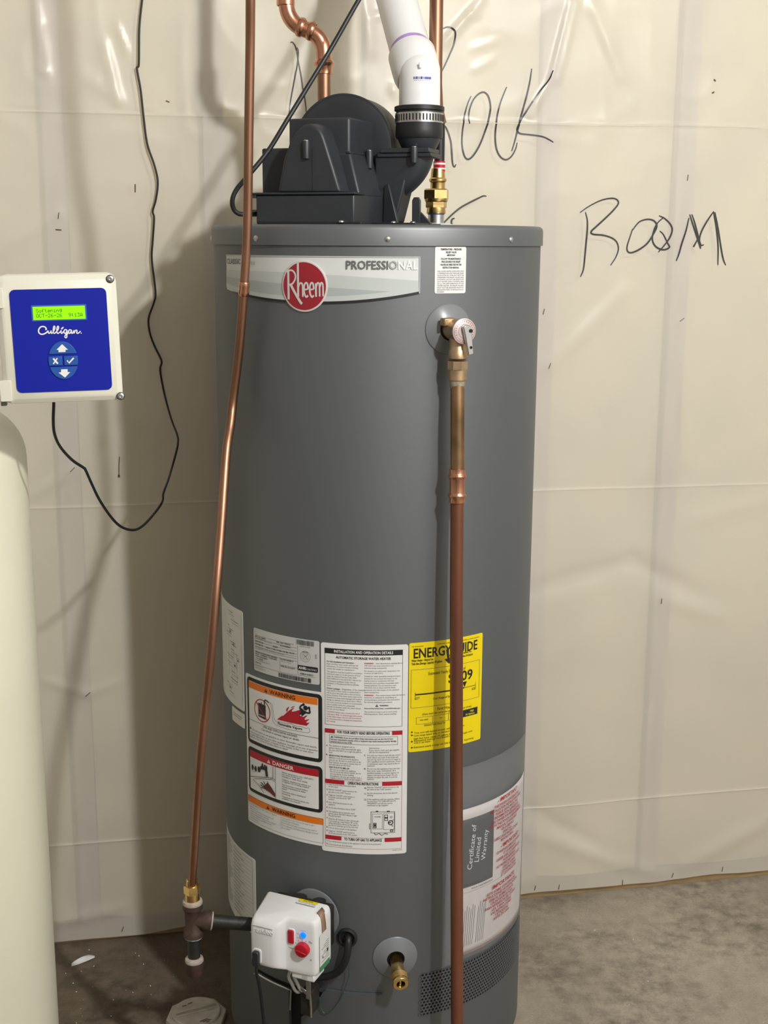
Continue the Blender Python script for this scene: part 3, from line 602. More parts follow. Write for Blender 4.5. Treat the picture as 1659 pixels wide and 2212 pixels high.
a, c = cv(958, 795), cv(1360, 945); zm = (cv(958, 840)[1] + cv(1360, 895)[1]) / 2; p.rr(a[0], zm - 0.0045, c[0], zm + 0.0045, 0.0022, M_INK, 2); p.text('AHRI', a[0] + 0.002, zm - 0.0022, 0.0046, M_WHITE, 3, w=(c[0] - a[0]) * 0.38, bold=True); p.text('CERTIFIED', a[0] + (c[0] - a[0]) * 0.45, zm - 0.0022, 0.0030, M_PAPERG, 3, w=(c[0] - a[0]) * 0.50, shear=0.15)
a = cv(1338, 670); p.text('EXP', a[0], a[1], 0.0030, M_INKG, 2, rot=90)
p.build('plate_print', cmap, st)

# ---- left column sheet: three hazard panels
st = rr_sticker('hazard_sheet', -52.2, 0.4900, -17.25, 0.7640, M_PAPER, 0.004, 'white sheet with orange warning and red danger panels')
p = Print(); cv = conv(520, 1450, 8.295); cv2 = conv(520, 1610, 8.295)
x0, x1 = S(-51.1), S(-17.8)
p.rr(x0, 0.6405, x1, 0.7600, 0.0075, M_INK, 1); p.rr(x0 + 0.0052, 0.6470, x1 - 0.0068, 0.7535, 0.002, M_PAPER, 2)
p.rect(x0 + 0.0056, 0.7410, x1 - 0.0078, 0.7530, M_ORANGE, 3)
def tri(pr, x, z, h, m, m2, lay):
    pr.poly([(x - h * 0.58, z), (x + h * 0.58, z), (x, z + h)], m, lay); pr.rect(x - h * 0.06, z + h * 0.28, x + h * 0.06, z + h * 0.68, m2, lay + 1); pr.rect(x - h * 0.06, z + h * 0.12, x + h * 0.06, z + h * 0.21, m2, lay + 1)
a, c = cv(530, 385), cv(990, 500); zt_ = 0.7436; tri(p, cv(465, 360)[0], zt_, 0.0066, M_INK, M_ORANGE, 4); p.text('WARNING', a[0], zt_, 0.0068, M_INK, 4, w=c[0] - a[0], bold=True)
# pictogram: crossed-out fuel can
cc = cv(400, 705); sx = 0.0185
p.ring(cc[0] - 0.001, cc[1], 0.0185, 0.0203, M_RED, 3)
p.poly([(cc[0] - 0.0100, cc[1] - 0.012), (cc[0] + 0.0085, cc[1] - 0.014), (cc[0] + 0.0085, cc[1] + 0.0115), (cc[0] - 0.0100, cc[1] + 0.0125)], M_INK, 4)
p.rect(cc[0] - 0.0085, cc[1] - 0.0100, cc[0] + 0.0065, cc[1] - 0.0075, M_INKL, 5); p.rect(cc[0] - 0.003, cc[1] + 0.012, cc[0] - 0.001, cc[1] + 0.015, M_INK, 4)
p.stroke([(cc[0] + 0.0055, cc[1] + 0.011), (cc[0] + 0.0058, cc[1] + 0.019), (cc[0] + 0.009, cc[1] + 0.0215), (cc[0] + 0.016, cc[1] + 0.019)], 0.0022, M_INK, 4, smooth=4)
p.stroke([(cc[0] - 0.0150, cc[1] + 0.0125), (cc[0] + 0.0125, cc[1] - 0.0145)], 0.0020, M_RED, 6)
p.stroke([cv(*t) for t in ((530, 545), (575, 600), (595, 720), (610, 830), (640, 890))], 0.0005, M_INKG, 3, smooth=4); p.stroke([cv(*t) for t in ((515, 550), (555, 620), (575, 750), (590, 880), (640, 955))], 0.0005, M_INKG, 3, smooth=4)
# flames and figure
p.poly([cv(*t) for t in ((665, 855), (760, 785), (765, 800), (860, 710), (935, 660), (975, 655), (930, 690), (925, 720), (985, 712), (1080, 680), (1090, 720), (1045, 780), (1100, 800), (1130, 812), (1190, 970))], M_RED, 3.6)
p.poly([cv(*t) for t in ((1095, 800), (1130, 815), (1175, 790), (1180, 815), (1208, 775), (1150, 850), (1165, 865), (1245, 850), (1180, 905), (1195, 920), (1248, 910), (1190, 970), (1080, 940))], M_RED, 4)
p.poly([cv(*t) for t in ((840, 720), (825, 700), (835, 660), (860, 635), (882, 632), (865, 665), (850, 700))], M_RED, 4); p.poly([cv(*t) for t in ((912, 650), (925, 630), (985, 620), (960, 640))], M_RED, 4)
p.poly([cv(*t) for t in ((1075, 660), (1100, 650), (1150, 700), (1185, 710), (1180, 745), (1130, 785), (1110, 800), (1095, 760), (1060, 785), (1055, 775), (1085, 720))], M_INK, 5)
h_ = cv(1172, 652); p.disc(h_[0], h_[1], 0.0042, M_INK, 5, 16)
for pts in (((1085, 680), (1075, 640), (1100, 605), (1138, 588)), ((1170, 730), (1245, 740), (1245, 695), (1238, 650))): p.stroke([cv(*t) for t in pts], 0.0028, M_INK, 5, smooth=4)
for t in ((1138, 588), (1235, 648)): q = cv(*t); p.disc(q[0], q[1], 0.0023, M_INK, 6, 10)
zz = [cv(*t) for t in ((640, 890), (720, 905), (800, 925), (900, 930), (1000, 975), (1100, 985), (1180, 1020), (1215, 1005), (1245, 1040), (1240, 1085), (1200, 1095), (1100, 1080), (1000, 1060), (900, 1040), (800, 1015), (720, 990), (640, 955))]
p.stroke(zz, 0.0005, M_INKG, 3, smooth=4); line_of(p, cv, 'Flammable Vapors', 678, 945, 1112, 1050, 0.0042, M_INK, True, 4)
a, c = cv(165, 835), cv(1412, 1200); zl = (a[1] + c[1]) / 2; p.rect(a[0], zl - 0.0003, c[0], zl + 0.0003, M_INK, 4)
line_of(p, cv, 'FIRE AND EXPLOSION HAZARD', 415, 1005, 1028, 1180, 0.0036, M_INK, False, 4); line_of(p, cv, 'Can result in serious injury or death.', 385, 1050, 1065, 1238, 0.0036, M_INK, False, 4)
q = cv(195, 1025); tri(p, q[0], q[1], 0.0048, M_INK, M_PAPER, 4)
for t, xl, yl, xr, yr in (('Do not store or use gasoline or other flammable vapors and liquids', 225, 1050, 1370, 1365), ('in the vicinity of this or any other appliance. Storage of or use of gasoline', 178, 1080, 1392, 1425), ('or other flammable vapors or liquids in the vicinity of this or any other', 178, 1120, 1315, 1460), ('appliance can result in serious injury or death.', 178, 1160, 865, 1410)): line_of(p, cv, t, xl, yl, xr, yr, 0.0028, M_INKG, False, 4)
# danger panel
p.rr(x0, 0.5500, x1, 0.6330, 0.0075, M_INK, 1); p.rr(x0 + 0.0052, 0.5560, x1 - 0.0068, 0.6270, 0.002, M_PAPER, 2); p.rect(x0 + 0.0052, 0.6145, x1 - 0.0068, 0.6270, M_RED, 3)
zt_ = 0.6172; a, c = cv2(580, 325), cv2(958, 448); p.text('DANGER', a[0], zt_, 0.0068, M_WHITE, 4, w=c[0] - a[0], bold=True); tri(p, cv2(515, 310)[0], zt_, 0.0066, M_WHITE, M_RED, 4)
xv = cv2(633, 600)[0]; p.rect(xv - 0.0003, 0.5560, xv + 0.0003, 0.6145, M_INK, 4)
p.stroke([cv2(*t) for t in ((178, 545), (330, 562), (500, 572), (590, 580), (628, 620))], 0.0009, M_INK, 4); p.stroke([cv2(*t) for t in ((590, 370), (592, 580))], 0.0008, M_INK, 4)
p.stroke([cv2(*t) for t in ((430, 845), (340, 710), (232, 600), (300, 590), (420, 595), (580, 605), (625, 650))], 0.0008, M_INK, 4)
p.stroke([cv2(*t) for t in ((370, 395), (430, 405), (470, 440), (485, 555))], 0.0060, M_INK, 5, smooth=4)
for t, rx in (((228, 385), 0.0026), ((285, 415), 0.0026), ((345, 425), 0.0038), ((405, 365), 0.0022), ((450, 390), 0.0022), ((478, 410), 0.0018)): q = cv2(*t); p.disc(q[0], q[1], rx, M_INK, 5, 12, rz=0.0055)
for t0, t1 in (((228, 340), (295, 460)), ((390, 350), (470, 420))): p.stroke([cv2(*t0), cv2(*t1)], 0.0012, M_INK, 6)
M_HAND = mat('burnt_red_ink', srgb(96, 40, 34), 0.45)
p.poly([cv2(*t) for t in ((430, 720), (500, 660), (560, 740), (632, 860), (632, 925), (540, 840), (450, 780))], M_HAND, 5)
for pts in (((440, 730), (410, 690), (375, 655)), ((440, 745), (400, 720), (370, 700)), ((455, 770), (415, 755), (380, 745)), ((460, 710), (440, 670), (425, 635)), ((500, 690), (500, 650), (490, 640))): p.stroke([cv2(*t) for t in pts], 0.0016, M_INK, 6)
for i, (t, xl, yl, xr, yr) in enumerate((('Water temperature over 125F (52C)', 750, 480, 1315, 620), ('can cause severe burns', 750, 520, 1110, 608), ('instantly or death from scalds.', 750, 555, 1210, 668), ('Children, disabled and elderly are', 750, 612, 1265, 735), ('at highest risk of being scalded.', 750, 645, 1240, 765), ('See instruction manual before', 750, 705, 1210, 812), ('setting temperature at water', 750, 740, 1175, 842), ('heater.', 750, 778, 850, 800), ('Feel water before bathing or', 750, 830, 1180, 925), ('showering.', 750, 865, 905, 905), ('Temperature limiting valves are', 750, 920, 1230, 1030), ('available, see manual.', 750, 955, 1080, 1035))): line_of(p, cv2, t, xl, yl, xr, yr, 0.0024, M_INK, False, 4)
# lower warning panel
x2, x3 = S(-51.7), S(-17.6)
p.rect(x2, 0.5290, x3, 0.5405, M_ORANGE, 2); p.frame(x2, 0.4955, x3, 0.5405, 0.0004, M_INK, 3)
zt_ = 0.5315; a, c = cv2(575, 1150), cv2(990, 1275); p.text('WARNING', a[0], zt_, 0.0066, M_INK, 4, w=c[0] - a[0], bold=True); tri(p, cv2(500, 1120)[0], zt_, 0.0064, M_INK, M_ORANGE, 4)
a = cv2(190, 1060)[0]; c = cv2(660, 1200)[0]
p.para(['Do not attempt to start heater if supplied', 'gas is not on.', 'Be sure to install per local codes and', 'manual. Do not alter controls.', 'Keep combustibles away. Service should', 'be done only by a qualified person.', 'Vent properly.'], a, c, 0.5245, 0.0042, 0.0022, M_INKG, 4)
a = cv2(722, 1290)[0]; c = cv2(1395, 1560)[0]
p.para(['Do not operate if any of the burner door is open', 'or blocked. Gas or flooding.', 'Failure to follow the above procedures may result in', 'a fire or explosion, causing property damage, personal', 'injury or death.'], a, c, 0.5245, 0.0046, 0.0024, M_INKG, 4)
p.build('sheet_print', cmap, st)

# ---- right column sheet: installation and operation
st = rr_sticker('instruction_sheet', -18.15, 0.4825, 11.2, 0.8500, M_PAPER, 0.004, 'white instruction sheet with black heading bar and red tabs')
p = Print(); cv = conv(690, 1380, 8.295); cv5 = conv(690, 1560, 7.63)
x0, x1 = cv(102, 800)[0], cv(1488, 800)[0]; zt_, zb_ = 0.8405, 0.7060
zt_ = (cv(102, 150)[1] + cv(1495, 192)[1]) / 2; zb_ = (cv(105, 1517)[1] + cv(1480, 1568)[1]) / 2
p.frame(x0, zb_, x1, zt_, 0.0005, M_INK, 1); p.rect(x0, zt_ - 0.0088, x1, zt_, M_INK, 2)
a, c = cv(262, 230), cv(1320, 262); p.text('INSTALLATION AND OPERATION DETAILS', a[0], zt_ - 0.0066, 0.0044, M_WHITE, 3, w=c[0] - a[0], bold=True)
a, c = cv(300, 335), cv(1280, 372); p.text('AUTOMATIC STORAGE WATER HEATER', a[0], (a[1] + c[1]) / 2 - 0.0003, 0.0040, M_INK, 2, w=c[0] - a[0], bold=True)
def zc(y, xm): return cv(xm, y)[1]
def col(cvx, items, xl, xr, h, pitch_nat=46.0):
    for y, t, m, bd in items:
        A, B = cvx(xl, y), cvx(xr, y); k = min(1.0, len(t) / pitch_nat)
        p.text(t, A[0], A[1], h, m, 2, w=(B[0] - A[0]) * k, bold=bd)
G, B_, RR = M_INKG, M_INK, M_REDT
col(cv, [(405, 'For Safe Installation and Operation -', B_, 1), (448, 'Read and follow water heater warnings and', G, 0), (490, 'instructions. If owners manual is missing', G, 0), (532, 'contact the retailer or manufacturer.', G, 0),
         (585, 'This appliance must be installed in accordance', G, 0), (628, 'with local codes or, in the absence of local', G, 0), (670, 'codes, the National Fuel Gas Code, ANSI', G, 0), (712, 'Z223.1-NFPA 54 or the CSA B149.1, Natural Gas', G, 0), (754, 'and Propane Installation Code. Not for', G, 0), (794, 'installation in Manufactured Homes (Mobile', G, 0), (832, 'Home).', G, 0),
         (925, 'from which a water heater is constructed, it', G, 0), (966, 'will at some time leak, due to the corrosive', G, 0), (1007, 'nature of water. This water heater must not be', G, 0), (1048, 'located in an area where leakage will result in', G, 0), (1089, 'damage to adjacent area or lower floors. When', G, 0), (1130, 'such areas cannot be avoided, it is recommended', G, 0), (1172, 'that a suitable catch pan, adequately', G, 0), (1212, 'drained, be installed under the water heater.', G, 0), (1253, 'See Use and Care Manual.', G, 0),
         (1305, 'CAUTION: Hotter water increases the risk of', RR, 0), (1347, 'scald injury. Refer to Scald Danger information', RR, 0), (1388, 'on this water heater. See Use and Care Manual', RR, 0), (1430, 'for instructions before changing the temperature', RR, 0), (1470, 'hot setting.', RR, 0)], 135, 765, 0.0023)
A = cv(135, 884); p.text('Water Leakage', A[0], A[1], 0.0023, B_, 3, w=0.0225, bold=True); p.text('- Regardless of the material', A[0] + 0.0240, A[1], 0.0023, G, 2, w=0.040)
col(cv, [(487, '125F (52C) may cause severe burns and', G, 0), (528, 'consume energy unnecessarily.', G, 0), (582, 'For operation at outlet water temperature not', G, 0), (622, 'in excess of 160F (71C).', G, 0), (675, 'Suitable for water (potable) heating and space', G, 0), (718, 'heating. Do not connect this heater to any', G, 0), (758, 'heating system or components that have', G, 0), (800, 'previously been used with a nonpotable water', G, 0), (840, 'heating appliance. Do not introduce toxic', G, 0), (880, 'chemicals, such as those used for boiler', G, 0), (922, 'treatment, into this heater, or the attached', G, 0), (963, 'space heating loop.', G, 0),
         (1057, 'anchored, or strapped to avoid falling or', G, 0), (1098, 'moving during an earthquake. See instructions', G, 0), (1140, 'for correct installation procedures.', G, 0), (1312, 'This product is made in one or more of the', G, 0), (1352, 'following patents. Other patents pending.', G, 0)], 805, 1450, 0.0023)
for y, t, w_ in ((445, '- Any thermostat setting above', 0.046), (1016, '- This water heater must be braced,', 0.0505)): A = cv(805, y); p.text('WARNING', A[0], A[1], 0.0023, M_RED, 3, w=0.0150, bold=True); p.text(t, A[0] + 0.0165, A[1], 0.0023, G, 2, w=w_)
A = cv(1028, 1212); tri(p, A[0], A[1], 0.0044, M_INK, M_PAPER, 2); A = cv(1080, 1203); p.text('WARNING:', A[0], A[1], 0.0023, B_, 2, w=0.0145, bold=True)
A, C_ = cv(803, 1250), cv(1448, 1250); p.text('Cancer and Reproductive Harm - www.P65Warnings.ca.gov', A[0], A[1], 0.0020, B_, 2, w=C_[0] - A[0], bold=True)
# lower red-framed part
x0, x1 = cv5(98, 1000)[0], cv5(1360, 1000)[0]
def zm(cvx, y0, y1): return (cvx(100, y0)[1] + cvx(1360, y1)[1]) / 2
zt_, zb_ = zm(cv5, 92, 132), zm(cv5, 2015, 2090)
p.frame(x0, zb_, x1, zt_, 0.0004, M_REDT, 1)
for yl, yr, xa, xb, t, tl, tr in ((92, 132, 258, 1198, 'FOR YOUR SAFETY READ BEFORE OPERATING', 297, 1160), (920, 968, 412, 1036, 'OPERATING INSTRUCTIONS', 470, 975), (1840, 1893, 366, 1076, 'TO TURN OFF GAS TO APPLIANCE', 412, 1030)):
    z = zm(cv5, yl, yr); xa_, xb_ = cv5(xa, yl)[0], cv5(xb, yl)[0]
    p.rect(x0, z - 0.0072, xa_, z, M_RED, 2); p.rect(xb_, z - 0.0072, x1, z, M_RED, 2); p.rect(x0, z - 0.0003, x1, z, M_REDT, 1)
    a, c = cv5(tl, yl)[0], cv5(tr, yl)[0]; p.text(t, a, z - 0.0062, 0.0046, M_INK, 2, w=c - a, bold=True)
xa, xb = cv5(168, 250)[0], cv5(1290, 250)[0]; za, zb2 = (cv5(168, 190)[1] + cv5(1290, 232)[1]) / 2, (cv5(168, 325)[1] + cv5(1285, 370)[1]) / 2; p.frame(xa, zb2, xb, za, 0.0004, M_INK, 2)
tri(p, xa + 0.0045, za - 0.0052, 0.0036, M_INK, M_PAPER, 3)
p.para(['', 'improper maintenance exactly, a fire or explosion may result causing property damage,', 'personal injury or loss of life.'], xa + 0.002, xb - 0.002, za - 0.0050, 0.0040, 0.0025, B_, 3, True); p.text('WARNING: If you do not follow these instructions and see the Use & Care', xa + 0.008, za - 0.0050, 0.0025, B_, 3, w=(xb - xa) * 0.86, bold=True)
def col5(items, xl, xr, h, n):
    for y, t, bd in items:
        A, B2 = cv5(xl, y), cv5(xr, y); p.text(t, A[0], A[1], h, M_INK if bd else M_INKG, 2, w=(B2[0] - A[0]) * min(1, len(t) / n), bold=bool(bd))
col5([(385, 'This appliance is equipped with an', 0), (425, 'ignition device which automatically lights', 0), (462, 'the pilot. DO NOT try to light the pilot by', 0), (498, 'hand.', 0), (550, 'BEFORE PUTTING THIS APPLIANCE INTO', 1), (588, 'SERVICE. Smell all around the appliance', 0), (624, 'area for gas. Be sure to smell next to the', 0), (660, 'floor because some gas is heavier than air', 0), (696, 'and will settle on the floor.', 0), (742, 'WHAT TO DO IF YOU SMELL GAS', 1), (778, '  Do not try to light any appliance.', 0), (812, '  Do not touch any electric switch; do not', 0), (848, '  use any phone in your building.', 0), (884, '  Immediately call your gas supplier from a', 0), (916, "  neighbor's phone. Follow the gas suppliers", 0)], 162, 700, 0.0026, 43)
col5([(432, '   instructions.', 0), (468, '   If you cannot reach your gas supplier,', 0), (502, '   call the fire department.', 0), (552, 'Use only your hand to turn the gas control', 0), (588, 'knob. Never use tools. If the knob will', 0), (622, 'not turn by hand, do not try to repair it,', 0), (656, 'call a qualified service technician. Force', 0), (692, 'or attempted repair may result in fire or', 0), (724, 'explosion.', 0), (774, 'Do not use this appliance if any part has', 0), (808, 'been under water. Immediately call a', 0), (844, 'qualified installer or service agency to', 0), (880, 'replace a flooded water heater. Do not', 0), (914, 'attempt to repair the unit. It must be', 0), (944, 'replaced.', 0)], 786, 1335, 0.0026, 42)
for x, y, t in ((115, 385, 'A.'), (115, 535, 'B.'), (735, 552, 'C.'), (735, 774, 'D.'), (122, 1020, '1.'), (122, 1110, '2.'), (122, 1200, '3.'), (122, 1315, '4.'), (122, 1405, '5.'), (122, 1465, '6.'), (122, 1580, '7.'), (122, 1728, '8.'), (122, 1785, '9.'), (735, 1092, '10.'), (735, 1184, '11.'), (735, 1282, '12.'), (122, 1950, '1.'), (122, 2000, '2.')): A = cv5(x, y); p.text(t, A[0], A[1], 0.0025, B_, 2, bold=True)
col5([(1025, 'Stop! Read the safety information above', 0), (1060, 'on this label.', 0), (1112, 'Slide the "ON/OFF" switch located on the', 0), (1150, 'gas valve to the "OFF" Position.', 0), (1200, 'Toggle the "ON/OFF" switch located on', 0), (1235, 'the blower assembly to the "OFF"', 0), (1268, 'position.', 0), (1322, 'Turn off all electric power to the', 0), (1355, 'appliance.', 0), (1408, 'Set the valve thermostat dial to "LOW".', 0), (1470, 'This appliance has an automatic spark', 0), (1506, 'ignition system. DO NOT attempt to light', 0), (1540, 'the pilot by hand.', 0), (1592, 'Wait five (5) minutes to clear out any gas.', 0), (1628, 'If you smell gas, stop! Follow "B" in the', 0), (1662, 'safety information above on this label. If', 0), (1696, 'you do not smell gas, go to the next step.', 0), (1740, 'Turn on electric power to the appliance.', 0), (1790, 'Toggle the "ON/OFF" switch located on', 0), (1826, 'the blower assembly to the "ON" position.', 0)], 155, 655, 0.0026, 43)
col5([(1080, 'Slide the "ON/OFF" switch located on the', 0), (1114, 'gas valve to the "ON" position.', 0), (1176, 'Set the thermostat dial to the desired', 0), (1208, 'setting.', 0), (1276, 'If the appliance will not operate, follow', 0), (1310, 'the instructions "TO TURN OFF GAS TO', 0), (1344, 'APPLIANCE" and call your service', 0), (1376, 'technician or gas supplier.', 0)], 788, 1320, 0.0026, 41)
col5([(1962, 'Turn off all electric power to the appliance if service is to be performed.', 0)], 155, 1020, 0.0026, 74); col5([(2012, 'Close manual gas shut-off valve.', 0)], 155, 545, 0.0026, 32)
def rect5(x0_, y0_, x1_, y1_, t, m=M_INK):
    a, c = cv5(x0_, (y0_ + y1_) / 2)[0], cv5(x1_, (y0_ + y1_) / 2)[0]; z0, z1 = cv5((x0_ + x1_) / 2, y1_)[1], cv5((x0_ + x1_) / 2, y0_)[1]
    if t: p.frame(a, z0, c, z1, t, m, 2)
    else: p.rect(a, z0, c, z1, m, 2)
rect5(848, 1470, 1242, 1820, 0.0006); rect5(875, 1505, 1040, 1755, 0.0004); rect5(1058, 1490, 1235, 1765, 0.0004); rect5(890, 1655, 940, 1740, 0.0011); rect5(905, 1675, 925, 1715, 0); rect5(1072, 1520, 1128, 1618, 0.0008); rect5(1078, 1560, 1120, 1580, 0); rect5(1165, 1765, 1215, 1800, 0.0010); rect5(820, 1665, 840, 1755, 0.0004); rect5(930, 1455, 970, 1470, 0); rect5(1110, 1455, 1160, 1470, 0)
A = cv5(1172, 1648); p.ring(A[0], A[1], 0.0030, 0.0044, M_INK, 2, 18); p.stroke([cv5(1140, 1650), cv5(1180, 1640)], 0.0016, M_INK, 3); p.stroke([cv5(1200, 1620), cv5(1222, 1595)], 0.0008, M_INK, 3); p.stroke([cv5(1190, 1680), cv5(1208, 1712)], 0.0008, M_INK, 3)
A = cv5(1182, 1558); p.ring(A[0], A[1], 0.0013, 0.0019, M_INKG, 2, 14); A = cv5(910, 1562); p.text('POWER', A[0], A[1], 0.0016, M_INK, 2, w=0.010, bold=True)
p.stroke([cv5(*t) for t in ((905, 1825), (930, 1850), (985, 1830), (1030, 1858), (1075, 1830), (1130, 1840))], 0.0009, M_INK, 2, smooth=3)
A = cv5(1198, 2112); p.text('AP22220-1 (03/20)', A[0], A[1], 0.0018, M_INKG, 2, w=0.017)
p.build('sheet_print', cmap, st)

# ---- yellow energy label
st = rr_sticker('energy_label', 11.5, 0.6630, 39.7, 0.8515, M_YELLOW, 0.003, 'bright yellow energy guide label')
p = Print(); cv = conv(860, 1340, 5.184)
def le(t, xl, yl, xr, yr, h, bd=False, m=M_INK, lay=2): line_of(p, cv, t, xl, yl, xr, yr, h, m, bd, lay)
le('U.S. Government', 150, 302, 282, 290, 0.0024); le('Federal law prohibits removal of this label before consumer purchase', 440, 275, 902, 182, 0.0022)
le('ENERGYGUIDE', 165, 425, 882, 315, 0.0158, True)
a = cv(548, 300); p.stroke([cv(*t) for t in ((548, 320), (555, 390), (562, 455))], 0.0040, M_INK, 2); p.poly([cv(*t) for t in ((518, 435), (535, 425), (565, 450), (600, 425), (612, 440), (566, 482))], M_INK, 2)
le('Water Heater - Natural Gas', 148, 465, 392, 440, 0.0038, True); le('Tank Size (Storage Capacity): 40 gallons', 148, 502, 490, 462, 0.0038, True); le('Rheem Sales Company, Inc.', 570, 395, 820, 352, 0.0030, True); le('Model XG40T06-PV36U0', 570, 435, 830, 390, 0.0034, True)
xa, xb = cv(142, 700)[0], cv(905, 600)[0]; za = (cv(142, 558)[1] + cv(908, 432)[1]) / 2; zb2 = (cv(142, 988)[1] + cv(898, 850)[1]) / 2; p.frame(xa, zb2, xb, za, 0.0006, M_INKG, 1)
le('Estimated Yearly Energy Cost of', 335, 612, 748, 545, 0.0052); le('$309', 556, 690, 830, 655, 0.0165, True)
xa2, xb2 = cv(190, 830)[0], cv(860, 720)[0]; zs = (cv(190, 830)[1] + cv(860, 722)[1]) / 2; p.rect(xa2, zs - 0.0011, cv(735, 740)[0], zs + 0.0011, M_INK, 2); p.rect(xa2, zs - 0.0004, xb2, zs + 0.0004, M_INK, 2); p.rect(xa2 - 0.0003, zs - 0.004, xa2 + 0.0003, zs + 0.004, M_INK, 2); p.rect(xb2 - 0.0003, zs - 0.004, xb2 + 0.0003, zs + 0.006, M_INK, 2)
xt = cv(740, 700)[0]; p.poly([(xt - 0.0045, zs + 0.0105), (xt + 0.0045, zs + 0.0105), (xt, zs + 0.001)], M_INK, 2)
le('$277', 182, 888, 240, 880, 0.0040); le('$328', 818, 778, 862, 770, 0.0040); le('Cost Range of Similar Models', 388, 885, 700, 835, 0.0038); le('First Hour Rating', 435, 1000, 700, 960, 0.0050)
le('(How much hot water you get in the first hour of use)', 268, 1060, 815, 965, 0.0036)
xa, xb = cv(200, 1120)[0], cv(882, 1000)[0]; za = (cv(200, 1085)[1] + cv(882, 962)[1]) / 2; zb2 = za - 0.0125; p.frame(xa, zb2, xb, za, 0.0005, M_INKG, 2)
for x_ in (385, 560): q = cv(x_, 1080)[0]; p.rect(q - 0.0003, zb2, q + 0.0003, za, M_INKG, 2)
q = cv(722, 1020)[0]; p.rect(q, zb2, xb, za, M_INK, 2); p.text('High', (q + xb) / 2 + 0.003, za - 0.0055, 0.0030, M_YELLOW, 3, align='c', bold=True); p.text('70 Gallons', (q + xb) / 2 - 0.001, za - 0.0105, 0.0030, M_YELLOW, 3, align='c', bold=True)
le('very small', 240, 1125, 332, 1110, 0.0030); le('low', 460, 1098, 492, 1092, 0.0030); le('Estimated Yearly Energy Use', 290, 1185, 525, 1145, 0.0034)
for t, xl, yl, xr, yr in (('Your cost will depend on your utility rates and use.', 178, 1255, 740, 1190), ('Cost range based only on standard models with', 172, 1292, 705, 1222), ('high first hour rating (75 gallons and above).', 172, 1328, 690, 1258), ('Estimated energy cost based on a national gas cost', 175, 1362, 825, 1235), ('of $1.21 per therm.', 175, 1380, 362, 1358), ('Estimated yearly energy use: 246 therms', 172, 1428, 640, 1360), ('ftc.gov/energy', 735, 1345, 838, 1320)): le(t, xl, yl, xr, yr, 0.0031)
for x_, y_ in ((152, 1250), (152, 1284), (152, 1355), (152, 1422)): q = cv(x_, y_); p.disc(q[0], q[1], 0.0014, M_INK, 2, 10)
p.build('label_print', cmap, st)

# ---- side stickers on the left flank
st = rr_sticker('wiring_diagram_sticker', -88, 0.6900, -53.3, 0.8705, M_PAPER, 0.004, 'white wiring diagram sticker on the shaded left flank')
p = Print(); cv = conv(470, 1280, 6.912)
a = S(-54.6); p.rect(a - 0.0003, 0.700, a + 0.0003, 0.862, M_INKL, 1)
for k in range(12): z = 0.858 - k * 0.0135; x = S(-66 + 3.0 * math.sin(k * 1.7)); p.rect(x, z, x + 0.022 + 0.012 * math.sin(k * 2.3), z + 0.0009, M_INKG, 1); p.rect(x + 0.004, z - 0.005, x + 0.03, z - 0.0043, M_INKL, 1)
for k, (th_, z0, z1) in enumerate(((-66, .74, .83), (-63, .72, .80), (-61, .75, .81), (-58.5, .73, .79), (-70, .72, .85))): x = S(th_); p.rect(x, z0, x + 0.0006, z1, M_INKL, 1)
for th_, z, w_, h_ in ((-65, .820, .010, .006), (-62, .800, .012, .005), (-61, .762, .012, .008), (-66, .715, .010, .008), (-58, .775, .008, .006)): p.frame(S(th_), z, S(th_) + w_, z + h_, 0.0005, M_INKG, 1); p.rect(S(th_) + 0.001, z + 0.001, S(th_) + w_ * 0.6, z + h_ * 0.5, M_INKG, 1)
p.build('sticker_print', cmap, st)
st = rr_sticker('narrow_notice_sticker', -64.0, 0.6585, -53.5, 0.6850, M_PAPER, 0.002, 'small white notice sticker under the wiring diagram')
p = Print(); p.rect(S(-62.5), 0.6755, S(-55), 0.6762, M_INKG, 1); p.rect(S(-62.5), 0.6715, S(-56), 0.6722, M_INKG, 1); p.build('sticker_print', cmap, st)
st = rr_sticker('lined_table_sticker', -88, 0.2720, -48.2, 0.4215, M_PAPER, 0.004, 'white lined table sticker low on the left flank')
p = Print(); p.frame(S(-86), 0.277, S(-50.0), 0.4165, 0.0005, M_INK, 1)
for k in range(17): z = 0.4085 - k * 0.0076; p.rect(S(-86), z, S(-50.2), z + 0.0004, M_INKG, 1); p.rect(S(-76), z + 0.002, S(-70 + 3 * math.sin(k)), z + 0.0040, M_INKL, 1); p.rect(S(-66), z + 0.002, S(-58 + 2 * math.sin(k * 2)), z + 0.0038, M_INKL, 1)
p.build('sticker_print', cmap, st)

